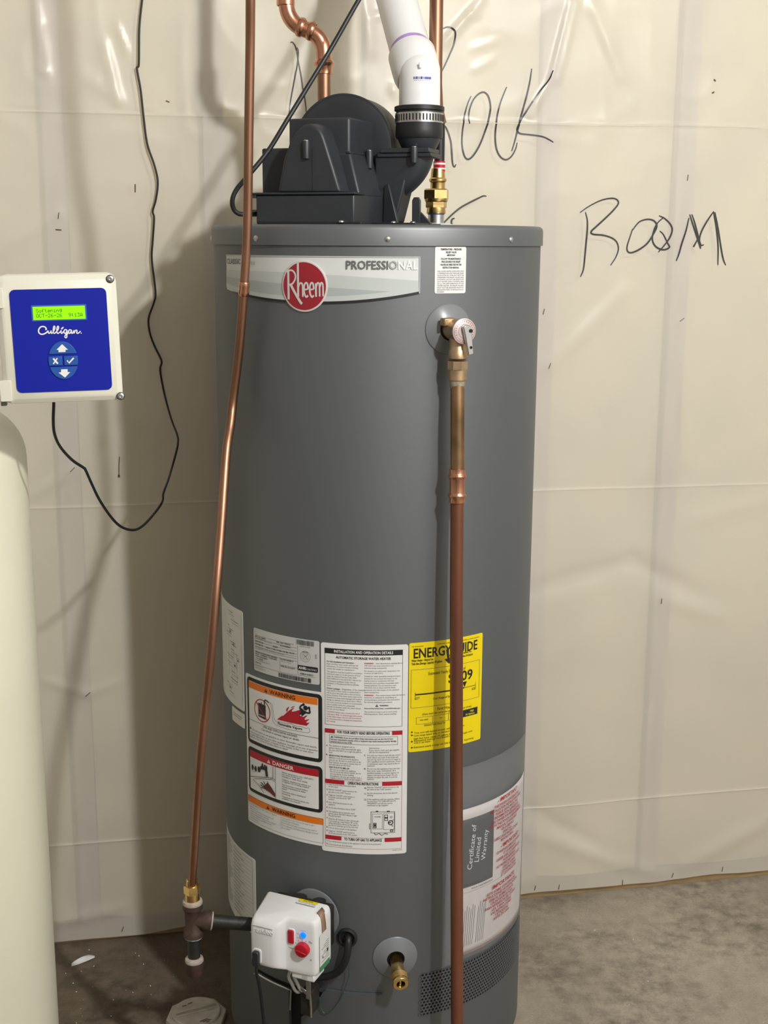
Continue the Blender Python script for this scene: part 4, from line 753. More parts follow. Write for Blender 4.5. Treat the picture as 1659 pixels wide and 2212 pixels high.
# ---- fittings on the jacket
def radial(th): t = math.radians(th); return Vector((math.sin(t), -math.cos(t), 0)), Vector((math.cos(t), math.sin(t), 0))
def trim_ring(th, z, r1, r0, name, m=M_GREYP):
    n, u = radial(th); org = Vector((TX, TY, z)); N_ = 40; prof = [(r1, -1), (r1, 0.0016), (r1 * 0.96, 0.0030), (r0 * 1.35, 0.0062), (r0 * 1.12, 0.0085), (r0, 0.0085), (r0, -0.002)]; b = MB(); vs = []
    for (q, h) in prof:
        for k in range(N_):
            a = 2 * math.pi * k / N_; du, dz = q * math.cos(a), q * math.sin(a); base = math.sqrt(max(0, R * R - du * du))
            vs.append(org + u * du + UP * dz + n * (base + (0.0002 if h == -1 else h)))
    b.add(vs, [(j * N_ + k, j * N_ + (k + 1) % N_, (j + 1) * N_ + (k + 1) % N_, (j + 1) * N_ + k) for j in range(len(prof) - 1) for k in range(N_)])
    o = b.build(name, m, heater)
    b = MB(); b.lathe([(0.0, 0.0012), (r0 * 1.02, 0.0012)], org + n * (R - 0.0004), n, 32, caps=False); b.build('dark_hole', M_HOLE, o); return o
tag(trim_ring(23.6, 1.355, 0.0385, 0.0175, 'relief_valve_trim_ring'), 'smooth grey plastic disc around the relief valve')
dr = trim_ring(7.6, 0.290, 0.0385, 0.0155, 'drain_trim_ring')
n, u = radial(7.6); b = MB(); o0 = Vector((TX, TY, 0.290)) + n * (R - 0.002)
ax = (n + Vector((0.02, 0, -0.22))).normalized()
b.lathe([(0.0098, 0), (0.0098, 0.022), (0.0112, 0.024), (0.0112, 0.040), (0.0135, 0.042), (0.0135, 0.056), (0.0138, 0.057), (0.0138, 0.062), (0.0125, 0.064), (0.0075, 0.064), (0.0070, 0.052), (0.0, 0.052)], o0, ax, 28)
for k in range(4): b.lathe([(0.0125, 0.0445 + k * 0.003), (0.0145, 0.046 + k * 0.003), (0.0125, 0.0475 + k * 0.003)], o0, ax, 28, caps=False)
dv = b.build('drain_spigot', M_BRASS, heater); tag(dv, 'short brass drain spigot')
b = MB(); b.lathe([(0.0, 0.0525), (0.0068, 0.0525)], o0, ax, 20, caps=False); b.build('spigot_bore', M_HOLE, dv)
b = MB(); b.box((-0.0012, -0.0065, 0.0535), (0.0012, 0.0065, 0.0600), M=Matrix.Translation(o0) @ ax.to_track_quat('Z', 'Y').to_matrix().to_4x4()); b.build('stem_slot', M_BRASS, dv)

# perforated intake band (each hole is cut through the panel)
def perforated():
    s0, s1, z0, z1 = S(16.2), S(76), 0.170, 0.2560; px_, pz_ = 0.00665, 0.00585
    nc = int((s1 - s0) / px_); nr = int((z1 - z0) / pz_); b = MB(); K = 8
    back = MB(); xs = [s0 + 0.0045 + (nc * px_ - 0.005) * k / 50 for k in range(51)]; vs = []
    for x in xs: vs += [cyl_pt(x, z0 + 0.001, 0.0003), cyl_pt(x, z0 + nr * pz_ - 0.001, 0.0003)]
    back.add(vs, [(2 * k, 2 * k + 2, 2 * k + 3, 2 * k + 1) for k in range(50)])
    for j in range(nr):
        for i in range(nc):
            x = s0 + (i + (0.5 if j % 2 else 0.0)) * px_; z = z0 + j * pz_; hx, hz, r_ = px_ / 2, pz_ / 2, 0.00245
            cx_, cz_ = x + hx, z + hz; vs = []
            for k in range(K):
                a = 2 * math.pi * (k + 0.5) / K; dx, dz = math.cos(a), math.sin(a); q = min(hx / abs(dx) if abs(dx) > 1e-6 else 9, hz / abs(dz) if abs(dz) > 1e-6 else 9)
                ox, oz = dx * q, dz * q
                if k in (0, 3, 4, 7): ox, oz = math.copysign(hx, dx), math.copysign(hz, dz) if False else oz
                vs.append(cyl_pt(cx_ + ox, cz_ + oz, 0.0012))
            inner = [(cx_ + r_ * math.cos(2 * math.pi * (k + 0.5) / K), cz_ + r_ * math.sin(2 * math.pi * (k + 0.5) / K)) for k in range(K)]
            vs += [cyl_pt(q[0], q[1], 0.0012) for q in inner] + [cyl_pt(q[0], q[1], 0.0004) for q in inner]
            corners = [cyl_pt(cx_ + sx * hx, cz_ + sz * hz, 0.0012) for sx, sz in ((1, 1), (-1, 1), (-1, -1), (1, -1))]; vs += corners
            fs = []
            for k in range(K): fs += [(k, (k + 1) % K, K + (k + 1) % K, K + k), (K + k, K + (k + 1) % K, 2 * K + (k + 1) % K, 2 * K + k)]
            for c_, k in ((0, 0), (1, 2), (2, 4), (3, 6)): fs.append((k, 3 * K + c_, (k + 1) % K))
            b.add(vs, fs)
    o = b.build('air_intake_screen', M_JACKET, heater, smooth=30); tag(o, 'band of small punched air holes near the base')
    back.build('screen_backing', M_HOLE, o)
perforated()

# burner door covers, cable bushing
def curved_panel(name, outline, m, off0, off1, parent=heater, bevel=0.0):   # outline in (s, z), split into vertical strips
    xs = sorted(set(q[0] for q in outline)); xmin, xmax = xs[0], xs[-1]; N_ = 28; b = MB(); vs = []
    top = sorted(outline, key=lambda q: q[0])
    def ztop(x):
        for (a, za), (c, zc_) in zip(top[:-1], top[1:]):
            if a <= x <= c: return za + (zc_ - za) * ((x - a) / (c - a) if c > a else 0)
        return top[-1][1]
    for k in range(N_ + 1):
        x = xmin + (xmax - xmin) * k / N_; z1 = ztop(x); z0 = 0.045
        vs += [cyl_pt(x, z0, off0), cyl_pt(x, z1, off0), cyl_pt(x, z0, off1), cyl_pt(x, z1, off1)]
    fs = []
    for k in range(N_): a, c = 4 * k, 4 * k + 4; fs += [(a + 2, a + 3, c + 3, c + 2), (a, c, c + 1, a + 1), (a, a + 2, c + 2, c), (a + 1, c + 1, c + 3, a + 3)]
    fs += [(0, 1, 3, 2), (4 * N_, 4 * N_ + 2, 4 * N_ + 3, 4 * N_ + 1)]
    b.add(vs, fs); return b.build(name, m, parent)
zd = cy(600, 2122)[1]
curved_panel('burner_door_recess', [(cy(556, 2115)[0], zd + 0.004), (cy(700, 2150)[0], zd + 0.010)], M_HOLE, 0.0002, 0.0008)
dp = curved_panel('burner_door', [(cy(556, 2105)[0], zd - 0.004), (cy(562, 2110)[0], zd + 0.001), (cy(630, 2138)[0], zd)], M_JACKET, 0.001, 0.0085); tag(dp, 'curved grey burner door with bright top edge')
b = MB(); b.tube([cyl_pt(cy(556, 2100)[0] + (cy(634, 2138)[0] - cy(556, 2100)[0]) * k / 14, zd + 0.0015 - (0.006 if k == 0 else 0), 0.0075) for k in range(15)] + [cyl_pt(cy(633, 2150)[0], zd - 0.012, 0.0075), cyl_pt(cy(632, 2180)[0], zd - 0.038, 0.0075)], 0.0016, 8); b.build('door_edge_wire', M_STEEL, dp)
zd2 = cy(760, 2142)[1]
curved_panel('burner_door_apron', [(cy(655, 2192)[0], cy(655, 2192)[1]), (cy(672, 2182)[0], cy(672, 2182)[1]), (cy(690, 2158)[0], cy(690, 2158)[1]), (cy(703, 2145)[0], zd2 + 0.001), (cy(826, 2142)[0], zd2)], M_JACKET, 0.001, 0.0075)
n, u = radial(-9.2); b = MB(); o0 = Vector((TX, TY, 0.326)) + n * (R - 0.001)
b.lathe([(0.0175, 0.0), (0.0175, 0.004), (0.014, 0.006), (0.011, 0.004), (0.011, 0.0015), (0, 0.0015)], o0, n, 28); b.build('cable_bushing', M_BLACKR, heater)
b = MB(); pts = [Vector((TX, TY, 0.328)) + n * (R + 0.0), Vector((TX, TY, 0.326)) + n * (R + 0.012) + u * 0.004, Vector((TX, TY, 0.300)) + n * (R + 0.018) + u * 0.002, Vector((TX, TY, 0.272)) + n * (R + 0.016) - u * 0.010, Vector((TX, TY, 0.256)) + n * (R + 0.012) - u * 0.032, Vector((TX, TY, 0.250)) + n * (R + 0.010) - u * 0.055]
b.tube(catmull(pts, 8), 0.0062, 12); b.build('ignition_cable', M_BLACKR, heater)
b = MB(); pts = [cyl_pt(*cy(x, y), 0.012) for x, y in ((757, 2075), (756, 2100), (748, 2125), (738, 2150), (722, 2172), (706, 2180), (698, 2165), (695, 2146), (680, 2138), (668, 2130))]
b.tube(catmull(pts, 6), 0.0008, 6); b.build('thin_green_wire', M_WIRE, heater)

# ================================================================== WARRANTY POUCH
def pouch():
    def bulge(x, z): t = (x - S(24.5)) / (S(74) - S(24.5)); q = (z - 0.262) / 0.36; return 0.0035 + 0.006 * max(0, math.sin(math.pi * min(1, max(0, t)))) ** 0.6 * max(0, math.sin(math.pi * min(1, max(0, q)))) ** 0.5 + 0.006 * max(0, 1 - t * 9) 
    pm = lambda x, z, o: cyl_pt(x, z, bulge(x, z) + o)
    def tl(x, z):      # trapezoid: left edge leans a little with height
        q = (z - 0.262) / 0.36; return x
    def skin(name, x0, z0, x1, z1, off, m, parent=None, lean=0.0, nx=36, nz=20, rough=0.0):
        vs = []; fs = []
        for j in range(nz + 1):
            for i in range(nx + 1):
                q = j / nz; xx = x0 + (x1 - x0) * i / nx + lean * q * (1 - i / nx); z = z0 + (z1 - z0) * q
                vs.append(pm(xx, z, off + rough * noise.noise(Vector((xx * 60, z * 40, off * 1000)))))
        for j in range(nz):
            for i in range(nx): a = j * (nx + 1) + i; fs.append((a, a + 1, a + nx + 2, a + nx + 1))
        b = MB(); b.add(vs, fs); o = b.build(name, m, parent, smooth=80, origin=cyl_pt((x0 + x1) / 2, z0, 0.006)); sd = o.modifiers.new('thick', 'SOLIDIFY'); sd.thickness = 0.0003; return o
    M_POUCH = film('clear_pouch_film', (0.62, 0.64, 0.68), 0.12, 0.09)
    M_LEAF = mat('booklet_paper', (0.64, 0.61, 0.61), 0.6, var=0.03)
    M_DARKC = mat('charcoal_certificate', srgb(44, 44, 46), 0.5, var=0.06)
    bk = skin('instruction_booklet', S(29.5), 0.268, S(73), 0.5450, -0.0012, M_LEAF); tag(bk, 'white printed booklet tucked inside the clear pouch', 'booklet')
    p = Print()
    for k in range(13): x = S(31.0) + k * 0.0042 + (0.004 if k > 7 else 0); p.stroke([(x, 0.285), (x + 0.004, 0.285 + 0.078 - 0.004 * (k % 3))], 0.0009, M_INKG, 1)
    p.rect(S(31), 0.3885, S(52), 0.3890, M_INKG, 1); p.text("POUR L'INFORMATION", S(36), 0.392, 0.0032, M_INKG, 1, w=0.05); 
    p.build('booklet_print', lambda x, z, o: pm(x, z, -0.0009 + o), bk)
    ce = skin('warranty_certificate', S(30.5), 0.3990, S(46.0), 0.5260, -0.0004, M_DARKC, nx=14, nz=10); tag(ce, 'dark grey warranty certificate card inside the pouch', 'certificate')
    p = Print()
    for i, (t, w) in enumerate((('Certificate of', 0.082), ('Limited', 0.046), ('Warranty', 0.055))): p.text(t, S(32.7) + 0.0145 + i * 0.0148, 0.4300 + (0.010 if i else 0), 0.0098, M_PAPER, 1, w=w, rot=84, shear=0.12)
    p.build('certificate_print', lambda x, z, o: pm(x, z, 0.0 + o), ce)
    sh = skin('clear_pouch', S(24.0), 0.262, S(74), 0.6220, 0.0012, M_POUCH, lean=S(1.6), rough=0.0012); tag(sh, 'clear plastic document pouch with red printing hung on the tank', 'pouch')
    p = Print(); q = Print()
    def blk(z0, head, lines, x=S(54), w=0.105):
        q.text(head, x + 0.004, z0, 0.0068, M_RED, 1, w=0.072, bold=True, align='c', shear=0.15)
        for i, l in enumerate(lines): q.text(l, x, z0 - 0.0088 - i * 0.0068, 0.0048, M_REDT, 1, w=w * min(1.0, len(l) / 30.0), bold=True, align='c')
    blk(0.5370, '- IMPORTANT -', ['THIS POUCH CONTAINS THE', 'INSTALLATION INSTRUCTIONS AND', 'PLEASE LEAVE WITH THE', 'INFORMATION SUPPLIED BY', 'THE OWNER FOR REFERENCE AND', 'USE IN THIS POUCH, A REPLACEMENT', 'MANUAL IS AVAILABLE', 'OR A SERVICE', 'READ ALL', 'LABELS AND INSTRUCTIONS', 'BEFORE USING'])
    blk(0.4480, '- IMPORTANT -', ['CE PORTE-DOCUMENTS CONTIENT', 'ET LA GARANTIE', 'LAISSER AVEC LE CHAUFFE-EAU', 'POUR REFERENCE', 'AU PROPRIETAIRE POUR USAGE', 'LIRE ET SUIVRE', 'LES INSTRUCTIONS', 'ET LES ETIQUETTES'], S(56), 0.095)
    blk(0.3760, 'IMPORTANTE', ['ESTE SOBRE CONTIENE LAS', 'INSTRUCCIONES DE INSTALACION', 'DEJE EL SOBRE CON EL', 'CALENTADOR DE AGUA', 'PARA REFERENCIA DEL DUENO', 'LEA Y SIGA TODAS', 'LAS INSTRUCCIONES', 'Y ETIQUETAS', 'ANTES DE USAR'], S(52), 0.115)
    q.rect(S(30), 0.2750, S(72), 0.2756, M_RED, 1)
    q.build('pouch_print', lambda x, z, o: pm(x, z, 0.0018 + o), sh)
    b = MB(); 
    b2 = Print(); b2.rect(S(27), 0.5980, S(73), 0.6000, M_INKL, 1)
    return sh
pouch()

# ================================================================== RELIEF VALVE AND DISCHARGE PIPE
n, u = radial(23.6); o0 = Vector((TX, TY, 1.355)); c0 = o0 + n * (R + 0.034)
rv = empty('relief_valve', o0 + n * (R + 0.002)); tag(rv, 'brass temperature relief valve with round dial and steel lever', 'valve')
b = MB(); b.lathe([(0.0145, 0), (0.0145, 0.014), (0.0165, 0.016), (0.0175, 0.030), (0.0175, 0.046), (0.0190, 0.048), (0.0190, 0.051)], o0 + n * (R + 0.001), n, 30)
b.lathe([(0.0135, 0.0), (0.0135, -0.028), (0.0150, -0.030), (0.0150, -0.042), (0.0125, -0.044)], c0, UP, 28); b.build('valve_body', M_BRONZE, rv)
b = MB(); b.box((-0.010, -0.004, -0.006), (0.010, 0.012, 0.006), M=Matrix.Translation(c0 - u * 0.011 + UP * 0.012 - n * 0.01) @ Matrix.Rotation(0.4, 4, 'Z')); b.build('valve_lug', M_BRONZE, rv, bevel=0.002)
M_DIAL = mat('dial_plate', (0.62, 0.55, 0.55), 0.35, 0.3, var=0.12, scale=120)
b = MB(); b.lathe([(0.0188, 0.0), (0.0195, 0.0008), (0.0195, 0.0022), (0.0185, 0.0030), (0.008, 0.0034), (0, 0.0034)], o0 + n * (R + 0.0515), n, 36); dl = b.build('dial_plate', M_DIAL, rv)
pd = Print(); pd.ring(0, 0, 0.0172, 0.0176, M_REDT, 1); pd.ring(0, 0, 0.0100, 0.0103, M_REDT, 1)
for k in range(26):
    a = math.radians(k * 13.8); ch = 'PRESSURERELIEFVALVE150PSI210F'[k % 26]; x_, z_ = 0.0135 * math.sin(a), 0.0135 * math.cos(a); pd.text(ch, x_, z_, 0.0022, M_REDT, 1, rot=-math.degrees(a), align='c')
pd.build('dial_print', lambda x, z, o: o0 + n * (R + 0.0545 + o + 0.0004) + u * x + UP * z, dl)
b = MB(); lo = o0 + n * (R + 0.058); fr = (lo, u, UP, n)
b.prism([(-0.006, 0.007), (-0.002, 0.010), (0.006, 0.009), (0.009, 0.002), (0.009, -0.004), (0.0125, -0.034), (0.004, -0.036), (-0.003, -0.004)], fr, -0.002, 0.0045, 0)
b.build('test_lever', M_STEEL, rv, bevel=0.0012)
b = MB(); b.lathe([(0.0028, 0), (0.0028, 0.0016), (0, 0.0016)], lo + n * 0.0044 + u * 0.0065 + UP * 0.001, n, 14); b.build('lever_slot', M_HOLE, rv); b = MB(); b.lathe([(0.0022, 0), (0.0022, 0.0010), (0, 0.0010)], lo + n * 0.0042 + u * 0.0075 - UP * 0.024, n, 14); b.build('lever_slot', M_HOLE, rv)
cb = c0 - UP * 0.042
dpipe = empty('discharge_pipe', (c0.x, c0.y, 0.09)); tag(dpipe, 'vertical copper discharge pipe running down the front of the tank from the relief valve', 'pipe')
b = MB(); b.lathe([(0.0165, 0.0), (0.0165, -0.013)], cb - UP * 0.004, UP, 8, phase=0.3); b.lathe([(0.0140, 0.0), (0.0140, -0.016), (0.0128, -0.018)], cb - UP * 0.017, UP, 24); b.build('threaded_adapter', M_BRONZE, dpipe, smooth=30)
PP = [cb - UP * 0.03, at_y(988, 900, 1.914), at_y(988, 1010, 1.913), at_y(986, 1300, 1.905), at_y(986, 1700, 1.896), at_y(987, 2000, 1.890), at_y(987.5, 2212, 1.886), at_y(988, 2270, 1.885)]
def atz(z):
    for a, c in zip(PP[:-1], PP[1:]):
        if a.z >= z >= c.z: return a + (c - a) * ((a.z - z) / (a.z - c.z))
    return PP[-1]
zc1, zc2 = at_y(988, 1012, 1.913).z, at_y(988, 1086, 1.911).z
b = MB(); b.tube([atz(PP[0].z - 0.001 - (PP[0].z - zc1 - 0.001) * k / 8) for k in range(9)] + [atz(zc1 - 0.01)], 0.0108, 24); b.build('pipe_section', M_COPPER3, dpipe)
b = MB(); b.tube([atz(zc2 + 0.01)] + [atz(zc2 - (zc2 - PP[-1].z) * k / 16) for k in range(17)], 0.0105, 24); b.build('pipe_section', M_COPPER4, dpipe)
zz_ = []; rs_ = []
L_ = zc1 - zc2
for t, r_ in ((0, .0118), (.01, .0128), (.13, .0128), (.17, .0136), (.20, .0150), (.24, .0150), (.28, .0128), (.30, .0126), (.48, .0120), (.70, .0126), (.72, .0128), (.76, .0150), (.80, .0150), (.84, .0136), (.87, .0128), (.99, .0128), (1, .0118)): zz_.append(atz(zc1 - L_ * t)); rs_.append(r_)
b = MB(); b.tube(zz_, rs_, 28); b.build('press_coupling', M_COPPER, dpipe, smooth=50)
b = MB(); b.lathe([(0.0130, 0), (0.0122, -0.004), (0.0114, -0.009), (0.0110, -0.013)], cb - UP * 0.034, UP, 20, caps=False); b.build('sealant_smear', mat('old_flux', (0.30, 0.27, 0.20), 0.6, var=0.3, scale=120), dpipe)

# ================================================================== BLOWER
BA = math.radians(18); BO = at_y(765, 487, 2.0); BO.z = ZC + 0.0004
brot = Matrix(((math.cos(BA), math.sin(BA), 0), (-math.sin(BA), math.cos(BA), 0), (0, 0, 1)))
blow = empty('draft_blower', BO, brot); tag(blow, 'black plastic power vent blower bolted on top of the grey tank', 'blower')
def bprism(b, poly, v0, v1, taper=None): b.prism(poly, (Vector((0, 0, 0)), Vector((1, 0, 0)), UP, Vector((0, 1, 0))), v0, v1, 0, taper)
b = MB(); b.hexa([(-0.166, 0, 0), (0, 0, 0), (0.016, 0.19, 0), (-0.166, 0.19, 0)], [(-0.166, 0, 0.0455), (0, 0, 0.0455), (0.016, 0.19, 0.0455), (-0.166, 0.19, 0.0455)]); b.build('base_box', M_BLACKP, blow, bevel=0.0025, local=True)
b = MB(); b.box((-0.1695, -0.003, 0.0455), (0.0025, 0.045, 0.0490)); b.box((-0.1715, -0.001, 0.0405), (-0.1655, 0.05, 0.0490)); b.build('base_lip', M_BLACKP, blow, bevel=0.001, local=True)
b = MB(); b.box((-0.1640, -0.001, -0.0003), (0.012, 0.215, 0.004)); b.box((0.0, 0.05, -0.0003), (0.085, 0.20, 0.0035)); b.build('gasket', M_BLACKR, blow, bevel=0.001, local=True)
b = MB(); b.hexa([(-0.13, 0.044, 0.044), (-0.0008, 0.03, 0.044), (0.0135, 0.188, 0.044), (-0.13, 0.188, 0.044)], [(-0.13, 0.044, 0.112), (-0.0225, 0.044, 0.112), (-0.004, 0.188, 0.112), (-0.13, 0.188, 0.112)]); b.build('lower_housing', M_BLACKP, blow, bevel=0.004, bseg=3, local=True)
b = MB(); b.box((-0.1745, 0.045, 0.0475), (-0.125, 0.15, 0.1200)); b.build('left_housing', M_BLACKP, blow, bevel=0.003, local=True)
b = MB(); b.hexa([(-0.1275, 0.045, 0.048), (-0.0235, 0.045, 0.048), (-0.0095, 0.15, 0.048), (-0.1275, 0.15, 0.048)], [(-0.1270, 0.046, 0.165), (-0.0240, 0.046, 0.165), (-0.0105, 0.149, 0.165), (-0.1270, 0.149, 0.165)]); b.build('upper_housing', M_BLACKP, blow, bevel=0.004, bseg=3, local=True)
hump = [(-0.1281, 0.0488), (-0.118, 0.097), (-0.1075, 0.1248), (-0.1005, 0.1350), (-0.0933, 0.1433), (-0.084, 0.1500), (-0.0739, 0.1520), (-0.064, 0.1490), (-0.0555, 0.1425), (-0.0505, 0.1330), (-0.0472, 0.1237), (-0.0343, 0.0855), (-0.0229, 0.0488)]
back = [(-0.1281 + 0.003, 0.0488)] + [(x + 0.001, z + 0.004) for x, z in hump[1:-1]] + [(-0.0180, 0.0488)]
b = MB(); bprism(b, hump, 0.0, 0.047, back); b.build('motor_cover', M_BLACKP, blow, bevel=0.004, bseg=3, local=True)
def boss(u_, v_, z0, z1, name='screw_boss', r_=0.0062):
    b = MB(); b.lathe([(r_ * 0.9, z0), (r_, z1 - 0.002), (r_ * 0.9, z1)], (u_, v_, 0), UP, 18); o = b.build(name, M_BLACKP, blow, local=True)
    b = MB(); screw_head(b, Vector((u_, v_, z1 - 0.0005)), UP, r_ * 0.72, 0.003); b.build('boss_screw', M_STEEL, o, local=True)
boss(-0.079, -0.001, 0.100, 0.1265); boss(-0.0085, 0.098, 0.090, 0.117)
b = MB(); b.box((-0.0685, -0.0012, 0.052), (-0.0675, 0.003, 0.116)); b.build('cover_rib', M_BLACKP, blow, local=True)
# flange between upper and lower shells
b = MB(); b.hexa([(-0.0285, 0.0425, 0.1095), (-0.0215, 0.0425, 0.1095), (-0.006, 0.16, 0.1095), (-0.02, 0.16, 0.1095)], [(-0.0285, 0.0425, 0.1130), (-0.0215, 0.0425, 0.1130), (-0.006, 0.16, 0.1130), (-0.02, 0.16, 0.1130)]); b.box((0.0, 0.112, 0.1075), (0.0915, 0.172, 0.1140)); b.box((0.006, 0.110, 0.1140), (0.0885, 0.170, 0.1215)); b.build('shell_flange', M_BLACKP, blow, bevel=0.0012, local=True)
boss(0.064, 0.108, 0.098, 0.1225); 
# fan scroll
b = MB(); dc = Vector((-0.066, 0.0, 0.123)); b.lathe([(0.0, 0.128), (0.060, 0.128), (0.080, 0.1285), (0.0845, 0.130), (0.0866, 0.134), (0.0866, 0.195), (0.083, 0.2), (0.0, 0.2)], dc, (0, 1, 0), 72); b.build('fan_scroll', M_BLACKP, blow, local=True, smooth=30)
b = MB(); b.lathe([(0.0845, 0.1295), (0.0878, 0.1300), (0.0878, 0.1330), (0.0845, 0.1335)], dc, (0, 1, 0), 72, caps=False); b.build('scroll_rim', M_BLACKP, blow, local=True)
# outlet bend and collar
cu, cvv = 0.0626, 0.14
bend = [(-0.02, cvv, 0.060), (0.008, cvv, 0.063), (0.028, cvv, 0.070), (0.044, cvv, 0.082), (0.055, cvv, 0.096), (0.0610, cvv, 0.112), (cu, cvv, 0.126), (cu, cvv, 0.142)]
b = MB(); b.tube(catmull(bend, 6), 0.0262, 32); b.build('outlet_bend', M_BLACKP, blow, local=True, smooth=60)
b = MB(); b.hexa([(-0.005, 0.115, 0.004), (0.030, 0.115, 0.004), (0.030, 0.168, 0.004), (-0.005, 0.168, 0.004)], [(-0.005, 0.115, 0.11), (0.058, 0.115, 0.11), (0.058, 0.168, 0.11), (-0.005, 0.168, 0.11)]); b.build('outlet_web', M_BLACKP, blow, bevel=0.003, local=True)
b = MB(); b.lathe([(0.0255, 0.118), (0.0300, 0.126), (0.0345, 0.136), (0.0362, 0.142)], (cu, cvv, 0), UP, 40); b.build('outlet_collar', M_BLACKP, blow, local=True)
b = MB(); b.hexa([(0.010, 0.112, 0.0), (0.040, 0.100, 0.0), (0.042, 0.106, 0.0), (0.010, 0.118, 0.0)], [(0.012, 0.112, 0.062), (0.020, 0.110, 0.066), (0.021, 0.116, 0.066), (0.012, 0.118, 0.062)]); b.build('mounting_rib', M_BLACKP, blow, bevel=0.0015, local=True)
b = MB(); bprism(b, [(0.055, 0.003), (0.069, 0.003), (0.069, 0.040), (0.066, 0.045), (0.058, 0.045), (0.055, 0.040)], 0.128, 0.134); b.hexa([(0.066, 0.134, 0.0), (0.090, 0.130, 0.0), (0.090, 0.140, 0.0), (0.066, 0.140, 0.0)], [(0.066, 0.134, 0.022), (0.068, 0.134, 0.022), (0.068, 0.140, 0.022), (0.066, 0.140, 0.022)]); b.build('mounting_foot', M_BLACKP, blow, bevel=0.0012, local=True)
for u_, v_ in ((0.034, 0.094), (0.060, 0.118), (-0.02, -0.004)):
    b = MB(); screw_head(b, Vector((u_, v_, 0.0032)), UP, 0.0048, 0.004); b.build('mounting_screw', M_STEEL, blow, local=True)
bw = lambda u_, v_, z_: WM[blow.name] @ Vector((u_, v_, z_))
# rubber coupling with steel band
cpl = empty('rubber_coupling', bw(cu, cvv, 0.138)); tag(cpl, 'black rubber coupling with slotted steel band clamp under the white vent pipe', 'coupling')
A0 = bw(cu, cvv, 0)
b = MB(); b.lathe([(0.0372, 0.1375), (0.0385, 0.141), (0.0385, 0.150), (0.0378, 0.160), (0.0378, 0.1795), (0.0405, 0.1805), (0.0405, 0.1865), (0.0385, 0.1875), (0.0340, 0.1875)], A0, UP, 56); b.build('sleeve', M_BLACKR, cpl)
b = MB(); b.lathe([(0.0380, 0.1610), (0.0390, 0.1610), (0.0390, 0.1765), (0.0380, 0.1765)], A0, UP, 56, caps=False); cl = b.build('band_clamp', M_STEEL, cpl, smooth=30)
for k in range(44):
    a = 2 * math.pi * k / 44; b = MB(); d = Vector((math.cos(a), math.sin(a), 0)); t = Vector((-math.sin(a), math.cos(a), 0)); c_ = A0 + d * 0.0388 + UP * 0.1688
    if d.y > 0.35: continue
    b.hexa([c_ - t * 0.0011 - UP * 0.0045, c_ + t * 0.0011 - UP * 0.0055, c_ + t * 0.0011 - UP * 0.0055 + d * 0.0006, c_ - t * 0.0011 - UP * 0.0045 + d * 0.0006], [c_ - t * 0.0011 + UP * 0.0055, c_ + t * 0.0011 + UP * 0.0045, c_ + t * 0.0011 + UP * 0.0045 + d * 0.0006, c_ - t * 0.0011 + UP * 0.0055 + d * 0.0006]); b.build('band_slot', M_HOLE, cl, smooth=0)
# PVC vent
vent = empty('vent_pipe', A0 + UP * 0.16); tag(vent, 'white plastic vent pipe with purple primer ring bending back above the blower', 'pipe')
va = Vector((-0.17, 0.686, 0.707)).normalized(); top = A0 + UP * 0.222
b = MB(); b.tube(catmull([A0 + UP * 0.165, A0 + UP * 0.20, A0 + UP * 0.212, A0 + UP * 0.232 + va * 0.004, top + va * 0.028, top + va * 0.05], 6), 0.0332, 40); el = b.build('elbow', M_PVC, vent, smooth=60)
j0 = top + va * 0.022
b = MB(); b.lathe([(0.0345, -0.012), (0.0372, -0.004), (0.0386, 0.004), (0.0390, 0.030), (0.0390, 0.049), (0.0385, 0.050), (0.0345, 0.050)], j0, va, 48); b.build('elbow_socket', M_PVC, vent)
b = MB(); b.lathe([(0.0352, 0.0495), (0.0356, 0.0500), (0.0352, 0.0600), (0.0343, 0.0625)], j0, va, 48, caps=False); b.build('primer_ring', M_PURPLE, vent)
tw = (WP0 + WN * 0.02 - j0).dot(WN) / va.dot(WN)
b = MB(); b.tube([j0 + va * 0.02, j0 + va * 0.12, j0 + va * 0.25, j0 + va * (tw - 0.045)], 0.0340, 40); b.build('straight_run', M_PVC, vent)
zs_ = A0.z
b = MB(); b.hexa([A0 + UP * 0.243 + Vector((x_, y_, 0)) for x_, y_ in ((-0.0025, -0.0325), (0.0025, -0.0325), (0.0016, -0.0348), (-0.0016, -0.0348))], [A0 + UP * 0.251 + Vector((x_, y_, 0)) for x_, y_ in ((-0.0025, -0.0325), (0.0025, -0.0325), (0.0016, -0.0345), (-0.0016, -0.0345))]); b.build('gate_mark', M_PVC, vent)
pp = Print(); random.seed(2); x = -0.014
while x < 0.014: w_ = random.choice((.0005, .0008, .0012)); pp.rect(x, 0.2260, x + w_, 0.2300, M_BLUE, 1); x += w_ + random.choice((.0005, .0008, .0013))
for k in range(9): pp.rect(-0.013 + k * 0.003, 0.2235, -0.0122 + k * 0.003, 0.2245, M_BLUE, 1)
pp.build('printed_code', lambda x, z, o: A0 + UP * z + Vector((0.0335 * math.sin(x / 0.0332 + 0.1), -0.0335 * math.cos(x / 0.0332 + 0.1), 0)), vent)

